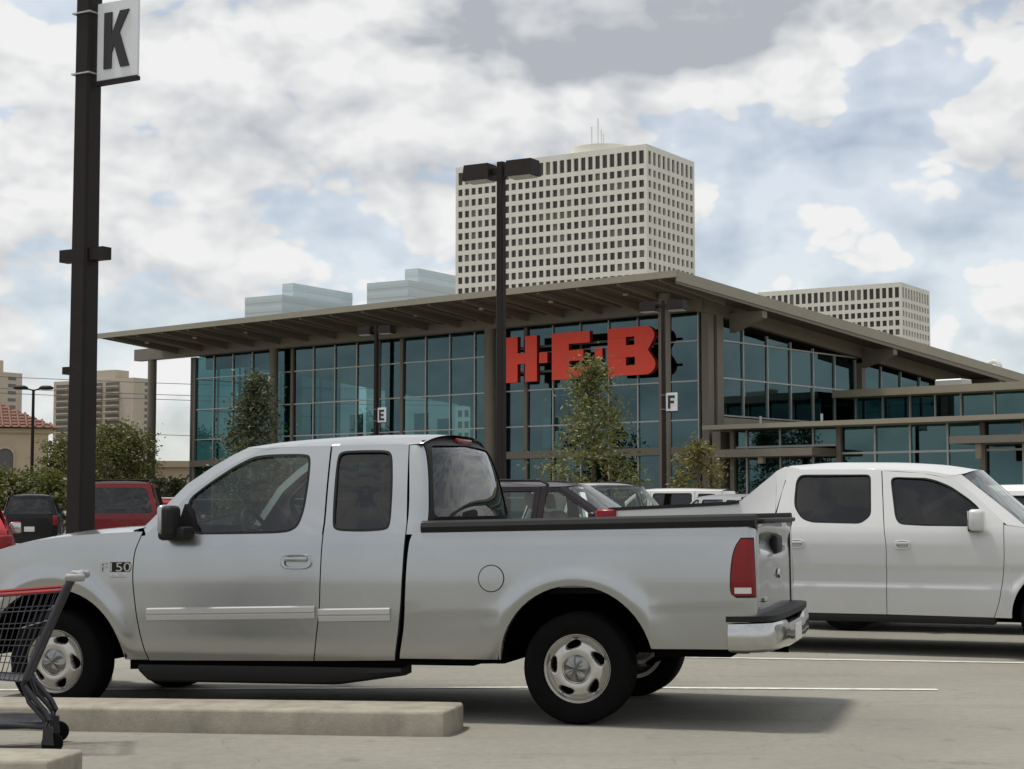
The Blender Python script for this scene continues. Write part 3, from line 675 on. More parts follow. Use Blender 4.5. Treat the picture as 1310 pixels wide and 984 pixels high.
def suv_spec(paintm, H=1.72, HW=.91, WB=2.65, FO=.86, RO=.86, belt=1.04, glassF=None, glassR=None, rack=0, rake=.10, wheelkey='suv', R0=.345, cowl=.34, hdr=1.12):
    glassF = glassF or M_GL_CLEAR; glassR = glassR or M_GL_TINT
    top = H-.075; tail = WB+RO
    wz = curve([(.22, HW-.055), (.34, HW-.02), (.55, HW), (.80, HW), (belt-.08, HW-.015), (belt, HW-.04), (belt+.12, HW-.085), (top, HW-.25), (H+.1, HW-.30)])
    def w(x, z):
        r = wz(z)
        if x < .25-FO*.2: r -= .22*min(1.2, ((.05-x))/FO)**2*.6 if x < .05 else 0
        if x > WB+.25: r -= .10*((x-WB-.25)/max(.1, RO-.25))**2
        for cx in (0, WB): q = math.hypot(x-cx, z-.33); r += .016*math.exp(-((q-.40)/.05)**2)
        return r
    aF = (0, .33, .40, .40); aR = (WB, .33, .40, .40); zl = .27
    Lf = [(cowl+.10, belt), (.47, .80), (.47, .5), (.52, zl)]
    xb = cowl+1.10
    Lb = [(xb, top), (xb+.01, belt), (xb+.02, .6), (xb+.03, zl)]
    xc = WB-.10
    Lc = [(xc-.02, top), (xc, belt), (xc-.02, .86), (WB-.36, .62), (WB-.44, .4), (WB-.46, zl)]
    pil = [(cowl, belt+.01), (lerp(cowl, hdr, .33), lerp(belt, top, .36)), (lerp(cowl, hdr, .68), lerp(belt, top, .71)), (hdr, top)]
    pdr = [(x+.06, z-.012) for x, z in pil]
    d1o = [(Lf[0][0], belt)] + pdr[1:] + [(xb-.003, top), (xb+.007, belt)]
    d1i = [(cowl+.26, belt+.05)] + [(lerp(cowl, hdr, .62)+.13, lerp(belt, top, .64)), (hdr+.08, top-.05)] + [(xb-.07, top-.05), (xb-.06, belt+.05)]
    d2o = [(xb+.013, belt), (xb+.003, top), (xc-.02, top), (xc, belt)]
    d2i = [(xb+.07, belt+.05), (xb+.06, top-.05), (xc-.08, top-.05), (xc-.06, belt+.05)]
    bx = lambda z: tail - rake*max(0, (z-belt))/(top-belt)*2.2 - .06*max(0, z-belt)
    xt = tail-.10
    qo = [(xc+.01, belt), (xc-.01, top), (bx(top)-.09, top), (bx(belt)-.09, belt)]
    qi = [(xc+.07, belt+.06), (xc+.06, top-.06), (bx(top)-.21, top-.07), (bx(belt)-.20, belt+.06)]
    return dict(paint=paintm, w=w, belt=belt, gap=.007, zlow=zl, xtail=tail, hood=dict(sil=[(-FO, .80), (-FO+.25, .93), (0, belt-.03), (cowl, belt+.02)], x=(-FO, cowl-.02), drop=.05, bow=.14),
        fender=dict(x0=-FO, xs=Lf[2][0]-.01, arch=aF, zb0=.28, zb1=zl, zt=[(-FO, .74), (-FO+.25, .86), (0, belt-.07), (cowl+.12, belt)]),
        doors=[dict(L=Lf, R=[(x-.004, z) for x, z in Lb], zb=(zl, zl), outer=d1o, inner=d1i, glass=glassF, handle=(xb-.14, belt-.14)),
               dict(L=[(x+.004, z) for x, z in Lb], R=Lc, zb=(zl, zl), outer=d2o, inner=d2i, glass=glassR, handle=(xc-.16, belt-.14))],
        quarter=dict(seam=Lc, xs=WB-.45, x1=tail-.09, arch=aR, zb0=zl, zb1=.30, zt=[(WB-.5, belt), (tail, belt)], outer=qo, inner=qi, glass=glassR),
        roof=dict(zc=[(hdr, H-.05), (hdr+.4, H-.005), (xb+.5, H), (bx(top)-.1, H-.035)], edge=[(hdr, top), (bx(top), top-.01)], x=(hdr, bx(top)-.09)),
        pillar=pil, pillar_door=pdr, nose=dict(zb=.30), wheel=dict(key=wheelkey, R=R0, rim=R0*.60, w=.22, y=HW-.12, slots=5, style='spoke'),
        mirror=(cowl+.28, belt+.08, .9), seat_x=cowl+.90, rear_seat_x=xc-.15, back=back_hatch, rear_glass=glassR, driver=-1, handle_size=(.16, .06),
        backp=dict(x=[(.25, tail), (belt, tail), (top, bx(top))], zt=top, zb=.32, curve=.10, xw=tail-.09, win=(belt+.07, top-.09), light=(belt-.30, belt+.02), rack=rack))

# ------------------------------------------------------------------ the silver pickup
def make_f150():
    wz = curve([(.20, .93), (.36, .945), (.43, .968), (.56, .990), (.72, 1.0), (.86, 1.0), (1.0, .993), (1.10, .982), (1.18, .962), (1.23, .945), (1.30, .915), (1.50, .835), (1.70, .745), (1.80, .695), (1.95, .62)])
    def w(x, z):
        r = wz(z)
        if x < -3.75: r -= .17*((-3.75-x)/.85)**2
        if x > .9 and z < 1.3: r -= .025*((x-.9)/.25)**2
        for cx, R0 in ((.01, .545), (-3.639, .555)):
            q = math.hypot(x-cx, z-.36)
            if z > .38: r += .020*math.exp(-((q-R0)/.055)**2) * min(1, (z-.38)/.15)
        if x > -1.1: r -= .006/(1+math.exp((z-(.70+.035*x))/.006)) - .006
        return r
    def mould(x0, x1): return (x0, x1, .668, .088)
    L0 = [(-2.975, 1.215), (-3.02, 1.058), (-3.025, .949), (-3.001, .704), (-2.955, .45), (-2.93, .365)]
    R0 = [(-1.716, 1.773), (-1.679, 1.259), (-1.689, .766), (-1.728, .473), (-1.752, .37)]
    L1 = [(x+.008, z) for x, z in R0]
    R1 = [(-1.170, 1.777), (-1.109, 1.254), (-1.128, .80), (-1.148, .606), (-1.190, .385)]
    pil = [(-3.01, 1.24), (-2.871, 1.391), (-2.748, 1.528), (-2.576, 1.648), (-2.443, 1.726), (-2.34, 1.775)]
    pdr = [(-2.955, 1.20), (-2.795, 1.355), (-2.668, 1.488), (-2.50, 1.610), (-2.365, 1.690), (-2.23, 1.752)]
    d1o = pdr + [(-2.08, 1.772), (-1.720, 1.772), (-1.683, 1.259), (-1.684, 1.19), (-2.965, 1.19)]
    d1i = [(-2.66, 1.197), (-2.70, 1.425), (-2.569, 1.533), (-2.399, 1.650), (-2.269, 1.715), (-2.15, 1.728), (-1.875, 1.726), (-1.845, 1.69), (-1.830, 1.533), (-1.832, 1.35), (-1.858, 1.24), (-1.933, 1.200), (-2.311, 1.196)]
    d2o = [(-1.672, 1.19), (-1.671, 1.259), (-1.708, 1.772), (-1.168, 1.772), (-1.109, 1.254), (-1.1085, 1.19)]
    d2i = [(-1.624, 1.250), (-1.660, 1.677), (-1.645, 1.738), (-1.482, 1.742), (-1.305, 1.738), (-1.268, 1.70), (-1.236, 1.503), (-1.218, 1.26), (-1.235, 1.214), (-1.397, 1.204), (-1.585, 1.211)]
    def badge(part, w_, sg):
        me = text_mesh('F150', .105, .005); me.materials.append(M_CHROME); me.transform(Matrix.Diagonal((1.15, .80, 1, 1)).to_4x4())
        o = link('badge', me, part); o.matrix_local = Matrix.Translation((-3.275, -w_(-3.18, .99)-.004, .955)) @ Matrix.Rotation(math.pi/2, 4, 'X')
        bb = MB(); y = -w_(-3.16, .95); bb.rbox(-3.20, -3.075, y-.006, y+.002, .912, .934, .003, 1); bb.build('badge_bar', M_CHROME, part)
        sh = MB(); sh.rbox(-3.20, -3.05, y-.0025, y+.004, .950, 1.018, .004, 1); sh.build('badge_back', M_BLACK, part)
    def bed_extra(part, w_, sg):
        # black rail cap
        n = 24; mb = MB(); prof = [(0, .0), (.012, .035), (.0, .062), (-.03, .076), (-.11, .074), (-.12, .05), (-.12, -.05)]
        rows = []
        for i in range(n+1):
            x = lerp(-1.0, 1.135, i/n); zt = lerp(1.199, 1.222, i/n)-.004
            rows.append([(x, sg*(w_(x, 1.2)+a+.004), zt+b) for a, b in prof])
        k = len(prof); mb.add([p for r in rows for p in r], [(i*k+j, (i+1)*k+j, (i+1)*k+j+1, i*k+j+1) for i in range(n) for j in range(k-1)])
        mb.add(rows[0], [tuple(range(k))]); mb.add(rows[-1], [tuple(range(k))]); mb.build('bed_rail_cap', M_BLACK, part, smooth=40)
        if sg < 0:
            fx, fz, fr = -.523, .905, .086; y = lambda a, r: (fx+r*math.cos(a), -(w_(fx+r*math.cos(a), fz+r*math.sin(a))+.0025), fz+r*math.sin(a))
            an = [2*math.pi*i/40 for i in range(40)]; fb = MB()
            fb.strip([y(a, fr) for a in an], [y(a, fr-.006) for a in an], closed=True, mi=1)
            q = lambda a, r: (y(a, r)[0], y(a, r)[1]-.001, y(a, r)[2]); fb.strip([q(a, fr-.006) for a in an], [q(a, .03) for a in an], closed=True); fb.add([q(a, .03) for a in an], [tuple(range(40))]); fb.build('fuel_door', [M_SILVER, M_SEAM], part, smooth=50)
    def back(root, S):
        w = S['w']
        # cab back with big black-framed rear window
        lean = curve([(1.0, 0.0), (1.27, 0.0), (1.48, .028), (1.72, .10), (1.80, .17), (1.86, .26)])
        cvt = lambda y, z: -.90 - lean(z)*.75 - .088*abs(y/w(-1.06, z))**3.5
        P = S['paint']; mb = MB()
        for sg in (-1, 1):
            ed = [(z) for z in [lerp(1.185, 1.768, i/22) for i in range(23)]]; f = curve(zsorted(R1))
            A = [(f(z)+.008, sg*w(f(z), z), z) for z in ed]; Bm = [(lerp(f(z), cvt(w(-1.06, z), z), .6), sg*(w(-1.06, z)-.004), z) for z in ed]; C_ = [(cvt(w(-1.06, z), z)+.012, sg*(w(-1.06, z)-.03), z) for z in ed]
            mb.strip(A, Bm); mb.strip(Bm, C_)
            mb.strip(A, [(p[0], p[1]-sg*.05, p[2]) for p in A])
        mb.grid(lambda u, v: (cvt((-1+2*u)*.93, lerp(.7, 1.262, v)), (-1+2*u)*.915, lerp(.7, 1.262, v)), 20, 6)
        mb.build('cab_back', P, root, smooth=45)
        hw = lambda z: w(-1.06, z)-.028
        zs = [lerp(1.258, 1.80, i/8) for i in range(9)]
        outer = [(-hw(z), z) for z in zs] + [(0, 1.862)] + [(hw(z), z) for z in reversed(zs)]
        inner = round_poly([(-hw(1.31)+.03, 1.295), (hw(1.31)-.03, 1.295), (hw(1.5)-.026, 1.52), (hw(1.76)-.035, 1.765), (0, 1.785), (-hw(1.76)+.035, 1.765), (-hw(1.5)+.026, 1.52)], .06)
        A, B, c = ring_pairs(outer, inner); G = lambda q, o=0.0: (cvt(*q)+.010+o, q[0], q[1])
        fb = MB(); fb.strip([G(q) for q in A], [G(q, .012) for q in B], closed=True); fb.strip([G(q, .012) for q in B], [G(q, -.02) for q in B], closed=True); fr = fb.build('rear_window_frame', M_BLACK, root, smooth=40)
        g = MB(); zl_, zh_ = min(q[1] for q in inner)+.002, max(q[1] for q in inner)-.002; hwp = lambda z: max(abs(cast(inner, (0, z), 0)[0]), .02); g.grid(lambda u, v: G(((-1+2*u)*hwp(lerp(zl_, zh_, v)), lerp(zl_, zh_, v))), 24, 24); g.build('rear_window', M_GL_REAR, fr, smooth=60)
        bl = MB(); bl.rbox(cvt(0, 1.815)-.02, cvt(0, 1.815)+.040, -.17, .17, 1.795, 1.832, .012, 2); bl.build('brake_light', M_LENS_R, fr, smooth=40)
        # bed interior
        ib = MB(); ib.box(-.86, 1.10, -.58, .58, .79, .83)
        for sg in (-1, 1): a, b = sorted((sg*.80, sg*.84)); ib.box(-.86, 1.10, a, b, .90, 1.19); ib.hexa([(-.86, min(sg*.58, sg*.84), .88), (1.10, min(sg*.58, sg*.84), .88), (1.10, max(sg*.58, sg*.84), .88), (-.86, max(sg*.58, sg*.84), .88), (-.86, min(sg*.58, sg*.84), .91), (1.10, min(sg*.58, sg*.84), .91), (1.10, max(sg*.58, sg*.84), .91), (-.86, max(sg*.58, sg*.84), .91)])
        ib.box(-.90, -.86, -.84, .84, .5, 1.19); ib.build('bed_liner', M_BLACK, root, smooth=30)
        # dented tailgate
        random.seed(5); dn = [(random.uniform(-.7, .7), random.uniform(.8, 1.2), random.uniform(.06, .16), random.uniform(.05, .12), random.uniform(-.004, .003)) for _ in range(8)]
        dn += [(-.50, 1.12, .35, .055, -.035), (-.35, 1.02, .3, .05, .012), (.1, 1.09, .5, .06, -.035)]
        def tx(y, z):
            d = 1.128 + .02*(1-(y/.8)**2) + .010*math.exp(-((z-1.19)/.05)**2)
            for (cy, cz, ry, rz_, a) in dn: d += a*math.exp(-((y-cy)/ry)**2-((z-cz)/rz_)**2)
            return d
        tb = MB(); tb.grid(lambda u, v: (tx(-.80+1.6*u, lerp(.665, 1.235, v)), -.80+1.6*u, lerp(.665, 1.235, v)), 70, 40)
        tb.grid(lambda u, v: (lerp(tx(-.80+1.6*u, 1.235), 1.08, v), -.80+1.6*u, 1.235+.012*math.sin(v*math.pi)), 30, 4)
        for sg in (-1, 1): tb.grid(lambda u, v: (lerp(tx(sg*.80, lerp(.665, 1.235, v)), 1.06, u), sg*.80, lerp(.665, 1.235, v)), 2, 12)
        tg = tb.build('tailgate', P, root, smooth=50); tg['label'] = 'dented silver tailgate with crumpled upper edge'
        cp = MB(); cp.rbox(1.05, 1.175, -.81, .81, 1.232, 1.262, .012, 2); cp.build('tailgate_cap', M_BLACK, tg, smooth=40)
        hb = MB(); hb.rbox(1.11, 1.165, -.13, .13, 1.03, 1.15, .02, 2); hb.build('tailgate_handle', M_BLACK, tg, smooth=40)
        eb = MB(); n = 20; eb.add([(1.155, -.02+.075*math.cos(2*math.pi*i/n), .90+.032*math.sin(2*math.pi*i/n)) for i in range(n)] + [(1.168, -.02+.07*math.cos(2*math.pi*i/n), .90+.028*math.sin(2*math.pi*i/n)) for i in range(n)], [tuple(range(n, 2*n))]+[(i, (i+1) % n, n+(i+1) % n, n+i) for i in range(n)]); eb.build('tailgate_emblem', M_CHROME, tg, smooth=40)
        sb = MB(); sb.rbox(1.13, 1.158, -.70, -.60, .745, .775, .006, 1); sb.build('tailgate_badge', M_CHROME, tg)
        xl = curve([(.785, 1.03), (.797, 1.008), (.815, .996), (.846, .991), (.92, .993), (1.03, 1.005), (1.09, 1.022), (1.118, 1.036), (1.134, 1.050), (1.142, 1.058)])
        for sg in (-1, 1):
            def plan(q, z, x0, o):                       # distance q round the bed corner from x0 -> point
                r = .075+o; ln = max(0, 1.06-x0); y = w(1.06, z)
                if q <= ln: return (x0+q, sg*(lerp(w(x0, z), y, q/max(ln, 1e-3))+o), z)
                a = (q-ln)/r; return (1.06+r*math.sin(a), sg*(y-.075+r*math.cos(a)), z)
            def lens(u, v, z0, z1, o, grow, xa=None, xe=None):
                z = lerp(z0, z1, v); x0 = max(xl(z)-grow, xa or 0); tot = max(.004, 1.06-x0) + .082*(1.08-.22*v*v) + grow
                if xe: tot = min(tot, xe-x0)
                return plan(u*max(tot, .01), z, x0, o)
            for nm, z0, z1, o, gr, xa, xe, m in (('lamp_gasket', .786, 1.148, .003, .008, None, None, M_BLACK), ('tail_light', .797, 1.139, .009, 0.0, None, None, M_LENS_R), ('reversing_light', .812, .848, .012, 0.0, 1.012, 1.115, M_LENS_W)):
                t = MB(); fn = lambda u, v: lens(u, v, z0, z1, o, gr, xa, xe); t.grid(fn, 24, 16)
                e = [fn(i/24, 0) for i in range(25)] + [fn(1, i/16) for i in range(1, 17)] + [fn(1-i/24, 1) for i in range(1, 25)] + [fn(0, 1-i/16) for i in range(1, 16)]
                t.strip(e, [(p[0]-.006 if p[0] > 1.1 else p[0], p[1]-sg*.016, p[2]) for p in e], closed=True); t.build(nm, m, root, smooth=40)
            vl = MB(); a, b = sorted((sg*.70, sg*.945)); vl.box(.50, .97, a, b, .425, .492); vl.build('lower_valance', M_DARK, root, smooth=0)
        # chrome step bumper
        bp = MB(); half = [(.965, -1.012), (1.04, -1.018), (1.12, -1.005), (1.19, -.965), (1.235, -.89), (1.258, -.77), (1.268, -.55), (1.272, -.36)]
        ol = half + [(1.272, -.30), (1.272, .30)] + [(x, -y) for x, y in reversed(half)]
        for _ in range(2):
            o2 = [ol[0]]
            for p, q in zip(ol, ol[1:]): o2 += [(p[0]*.75+q[0]*.25, p[1]*.75+q[1]*.25), (p[0]*.25+q[0]*.75, p[1]*.25+q[1]*.75)]
            ol = o2 + [ol[-1]]
        prof = [(-.05, 0.0), (-.018, .05), (-.004, .14), (0.0, .30), (0.001, .48), (0.0, .62), (-.005, .80), (-.016, .90), (-.022, .93), (-.055, 1.0)]
        rows = []
        for i, (x, y) in enumerate(ol):
            q, r = ol[max(i-1, 0)], ol[min(i+1, len(ol)-1)]; t = Vector((r[0]-q[0], r[1]-q[1])).normalized(); n = Vector((t.y, -t.x))
            dip = 1/(1+math.exp((abs(y)-.42)*40)); z0, z1 = .455-.01*dip, .648-.04*dip
            dent = -.012*math.exp(-((y+.80)/.10)**2)
            rows.append([(x+n.x*(d+dent*math.sin(f*3.1)), y+n.y*(d+dent*math.sin(f*3.1)), lerp(z0, z1, f)) for d, f in prof])
        k = len(prof); bp.add([p for r in rows for p in r], [(i*k+j, (i+1)*k+j, (i+1)*k+j+1, i*k+j+1) for i in range(len(rows)-1) for j in range(k-1)])
        bo = bp.build('rear_bumper', M_CHROME, root, smooth=60)
        pd = MB(); pd.prism([(x-.012, y*.988) for x, y in ol] + [(1.0, .80), (1.0, -.80)], .640, .674, 'z'); pd.build('bumper_step_pad', M_BLACK, bo, smooth=30)
        kk = MB(); kk.box(1.0, 1.20, -.85, .85, .475, .60); kk.build('bumper_bracket', M_DARK, bo)
        lp = MB(); lp.rbox(1.262, 1.276, -.16, .16, .47, .58, .004, 1); lp.build('license_plate', M_PLATE, bo)
        for yy in (-.33, .33): h = MB(); h.lathe_y([(0.0, 0), (.02, 0), (.02, .01)], 12); 
        # running boards, mud, exhaust
        for sg in (-1, 1):
            rb = MB(); n = 30; pr = [(-.02, 0.0), (-.01, -.05), (-.03, -.10), (-.10, -.12), (-.22, -.10), (-.22, .02)]
            rows = []
            for i in range(n+1):
                x = lerp(-3.0, -1.14, i/n); tp = min(1, (i/n)/.04+.45) * min(1, (1-i/n)/.25*.55+.45); rows.append([(x, sg*(.985+a), .335+b*tp) for a, b in pr])
            k = len(pr); rb.add([p for r in rows for p in r], [(i*k+j, (i+1)*k+j, (i+1)*k+j+1, i*k+j+1) for i in range(n) for j in range(k-1)] ); rb.add(rows[0], [tuple(range(k))]); rb.add(rows[-1], [tuple(range(k))])
            rb.build('running_board', M_BLACK, root, smooth=45)
            rk = MB(); a, b = sorted((sg*.70, sg*.93)); rk.hexa([(-3.08, a, .30), (-.47, a, .37), (-.47, b, .37), (-3.08, b, .30), (-3.08, a, .42), (-.47, a, .46), (-.47, b, .46), (-3.08, b, .42)]);  rk.build('rocker', M_DARK, root)
        ex = MB(); ex.tube([(-1.6, .45, .33), (-.2, .5, .36), (.5, .62, .38), (1.12, .70, .36)], .035, 8); ex.rbox(-1.9, -1.0, .25, .55, .24, .42, .05, 2); ex.build('exhaust', M_DARK, root, smooth=50)
    def mirror(part, w_, sg):
        mb = MB(); mx, mz = -2.70, 1.285; y = w_(mx, 1.2)
        a, b = sorted((sg*(y+.06), sg*(y+.21))); mb.rbox(mx-.05, mx+.045, a, b, mz-.105, mz+.105, .035, 3, mi=1); 
        a, b = sorted((sg*(y+.055), sg*(y+.205))); mb.rbox(mx-.075, mx-.015, a, b, mz-.085, mz+.11, .045, 3, mi=0)
        a, b = sorted((sg*(y-.05), sg*(y+.15))); mb.rbox(mx-.10, mx+.10, a, b, mz-.125, mz-.035, .03, 2, mi=1)
        mb.prism([(mx-.05, 1.19), (mx+.10, 1.19), (mx+.085, 1.30), (mx+.03, 1.40)], sg*(y-.08), sg*(y-.005), 'y', mi=1)
        mb.build('mirror', [M_SILVER, M_BLACK], part, smooth=45)
    S = dict(paint=M_SILVER, w=w, belt=1.19, gap=.008, zlow=.36, xtail=1.15,
        hood=dict(sil=[(-4.50, 1.00), (-4.30, 1.08), (-4.05, 1.155), (-3.8, 1.205), (-3.55, 1.240), (-3.3, 1.255), (-3.0, 1.262)], x=(-4.50, -3.02), drop=.06, bow=.12, rbow=.12),
        fender=dict(x0=-4.50, xs=-3.0, arch=(-3.639, .345, .53, .495), zb0=.45, zb1=.365, zt=[(-4.50, .93), (-4.30, 1.03), (-4.05, 1.11), (-3.8, 1.162), (-3.5, 1.195), (-3.2, 1.212), (-2.95, 1.220)]),
        doors=[dict(L=L0, R=R0, zb=(.362, .372), outer=d1o, inner=d1i, glass=M_GL_CLEAR, handle=(-1.848, 1.015), mould=mould(-2.92, -1.716), extra=mirror),
               dict(L=L1, R=R1, zb=(.372, .382), outer=d2o, inner=d2i, glass=M_GL_TINT, mould=mould(-1.690, -1.20))],
        quarter=dict(name='bed_side', gap=.042, seam=[(-1.095, 1.2), (-1.115, 1.139), (-1.152, .608), (-1.195, .4)], xs=-1.10, x1=1.06, arch=(.01, .36, .492, .503), zb0=.395, zb1=.475, zt=[(-1.2, 1.199), (1.1, 1.222)],
                     corner=(1.06, .075, .80), extra=bed_extra),
        roof=dict(zc=[(-2.34, 1.80), (-2.15, 1.832), (-1.9, 1.852), (-1.5, 1.866), (-1.2, 1.862), (-1.0, 1.845)], edge=[(-2.34, 1.770), (-2.1, 1.778), (-1.06, 1.778)], x=(-2.34, -1.07), rb=.05),
        pillar=pil, pillar_door=pdr, nose=dict(zb=.42), ubz=.42, door_top=[(-2.23, 1.752), (-2.08, 1.772), (-1.17, 1.772)], wheel=dict(key='f150', R=.345, rim=.213, w=.25, y=.845, slots=5, style='slot', hub=.098),
        seat_x=-2.02, rear_seat_x=-1.38, back=back, badge=badge, mould_mat=M_MOULD, mslope=.016, bumper_mat=M_CHROME, handle_size=(.225, .10), driver=-1)
    O = Vector((.659, 11.691, 0.0))
    return vehicle('pickup_truck', 'silver extended cab pickup truck with dented tailgate, parked behind the long kerb', 'pickup truck', S, O, -R(16), -0.0122)
make_f150()

# ------------------------------------------------------------------ the white crew-cab pickup
def make_ridgeline():
    # x rearward from the front axle
    wz = curve([(.22, .90), (.30, .925), (.38, .948), (.50, .962), (.625, .967), (.65, .953), (.785, .954), (.81, .970), (1.0, .968), (1.10, .955), (1.17, .932), (1.25, .895), (1.45, .800), (1.65, .705), (1.80, .63), (1.95, .55)])
    def w(x, z):
        r = wz(z)
        if x < .1: r -= .20*((.1-x)/1.05)**2
        if x > 3.5: r -= .06*((x-3.5)/.8)**2
        if x > 2.55 and z > 1.17: r += (wz(1.17)-.02-wz(z))*min(1, (x-2.55)/.5)*.85
        for cx in (0, 3.1):
            q = math.hypot(x-cx, z-.37); r += .020*math.exp(-((q-.46)/.05)**2)
        return r
    L0 = [(.50, 1.20), (.497, .99), (.50, .858), (.537, .565), (.565, .45), (.596, .362)]
    R0 = [(1.612, 1.69), (1.560, 1.165), (1.538, .962), (1.543, .37)]
    R1 = [(2.37, 1.69), (2.475, 1.675), (2.535, 1.503), (2.59, 1.303), (2.60, 1.0), (2.60, .35)]
    R1m = [(2.572, 1.303), (2.590, 1.165), (2.598, 1.0), (2.60, .7), (2.60, .35)]
    pil = [(.295, 1.155), (.326, 1.187), (.589, 1.404), (.724, 1.512), (.889, 1.643)]
    pdr = [(.47, 1.19), (.50, 1.215), (.665, 1.375), (.805, 1.50), (.951, 1.604)]
    d1o = [(.50, 1.165)] + pdr[1:] + [(1.236, 1.662), (1.606, 1.688), (1.556, 1.165)]
    d1i = [(.701, 1.175), (.705, 1.335), (.805, 1.424), (.97, 1.539), (1.10, 1.595), (1.2, 1.62), (1.50, 1.63), (1.525, 1.60), (1.464, 1.25), (1.42, 1.19), (1.2, 1.178)]
    d2o = [(1.563, 1.165), (1.615, 1.688), (2.385, 1.69), (2.489, 1.675), (2.534, 1.504), (2.568, 1.303), (2.587, 1.165)]
    d2i = [(1.71, 1.655), (2.375, 1.658), (2.412, 1.60), (2.415, 1.42), (2.405, 1.345), (2.33, 1.24), (2.234, 1.205), (1.775, 1.195), (1.683, 1.27)]
    d1i = round_poly(d1i, .045, 3); d2i = round_poly(d2i, .045, 3)
    zt = [(2.55, 1.74), (2.60, 1.690), (2.72, 1.580), (2.86, 1.455), (2.95, 1.392), (3.2, 1.375), (4.28, 1.325)]
    def bed_extra(part, w_, sg):
        mb = MB(); n = 14; rows = []
        for i in range(n+1):
            x = lerp(2.93, 4.24, i/n); z = curve(zt)(x)-.005; y = w_(x, 1.25); rows.append([(x, sg*(y+.006), z-.01), (x, sg*(y+.004), z+.022), (x, sg*(y-.10), z+.022), (x, sg*(y-.11), z-.04)])
        mb.add([p for r in rows for p in r], [(i*4+j, (i+1)*4+j, (i+1)*4+j+1, i*4+j+1) for i in range(n) for j in range(3)]); mb.add(rows[0], [(0, 1, 2, 3)]); mb.add(rows[-1], [(0, 1, 2, 3)]); mb.build('bed_rail_cap', M_BLACK, part, smooth=30)
        m2 = MB(); n = 12; fl = lambda x: curve(zt)(x)     # inner skin of the sail panel
        m2.grid(lambda u, v: (lerp(2.56, 3.0, u), sg*(w_(lerp(2.56, 3.0, u), lerp(.9, fl(lerp(2.56, 3.0, u)), v))-.07), lerp(.9, fl(lerp(2.56, 3.0, u)), v)), 12, 8)
        xs = [lerp(2.60, 4.28, i/24) for i in range(25)]
        m2.strip([(x, sg*w_(x, fl(x)), fl(x)) for x in xs], [(x, sg*(w_(x, fl(x))-.07), fl(x)-.002) for x in xs]); m2.build('sail_panel', M_WHITE, part, smooth=40)
    def back(root, S):
        w = S['w']; P = S['paint']; mb = MB()
        mb.grid(lambda u, v: (4.345 - .05*(abs(-1+2*u))**4 + .02*math.sin(v*3.1), (-1+2*u)*.82, lerp(.5, 1.31, v)), 16, 8); mb.grid(lambda u, v: (lerp(4.33, 4.24, v), (-1+2*u)*.82, 1.31), 8, 2); tg = mb.build('tailgate', P, root, smooth=45)
        h = MB(); h.rbox(4.33, 4.37, -.12, .12, 1.15, 1.22, .015, 2); h.build('tailgate_handle', M_BLACK, tg)
        for sg in (-1, 1):
            t = MB(); a, b = sorted((sg*.74, sg*(w(4.25, 1.1)+.012))); t.rbox(4.16, 4.365, a, b, .95, 1.33, .03, 3); t.build('tail_light', M_LENS_R, root, smooth=45)
        bb = MB(); n = 16; pts = [(4.42-.09*abs(t)**4, t*.95) for t in [-1+2*i/n for i in range(n+1)]]
        bb.prism([(p[0]-.25, p[1]*.98) for p in pts]+pts[::-1], .40, .68, 'z'); bb.build('rear_bumper', M_BLACK, root, smooth=40)
        # cab rear wall and window, bed
        cb = MB(); hw = lambda z: w(2.4, z)-.03
        xb = lambda z: 2.56 - .22*max(0, z-1.25)
        inner = chaikin([(-.60, 1.30), (.60, 1.30), (.50, 1.64), (-.50, 1.64)], 2); outer = [(-hw(1.1), 1.1), (hw(1.1), 1.1), (hw(1.5), 1.5), (hw(1.72), 1.72), (-hw(1.72), 1.72), (-hw(1.5), 1.5)]
        A, B, c = ring_pairs(outer, inner); G = lambda q, o=0: (xb(q[1])+o, q[0], q[1]); cb.strip([G(q) for q in A], [G(q) for q in B], closed=True); cb.grid(lambda u, v: (2.56, (-1+2*u)*.9, lerp(.6, 1.1, v)), 4, 2); co = cb.build('cab_back', P, root, smooth=40)
        k = len(B); g = MB(); g.add([G(q, -.005) for q in B]+[G(c, -.005)], [(i, (i+1) % k, k) for i in range(k)]); g.build('rear_window', M_GL_TINT, co, smooth=60)
        ib = MB(); ib.box(2.58, 4.28, -.80, .80, .72, .76); ib.box(2.58, 4.28, -.84, -.80, .72, 1.30); ib.box(2.58, 4.28, .80, .84, .72, 1.30); ib.build('bed_liner', M_BLACK, root)
        for sg in (-1, 1):
            rk = MB(); a, b = sorted((sg*.80, sg*.945)); rk.rbox(.58, 2.62, a, b, .295, .375, .02, 2); rk.build('sill_cladding', M_BLACK, root, smooth=40)
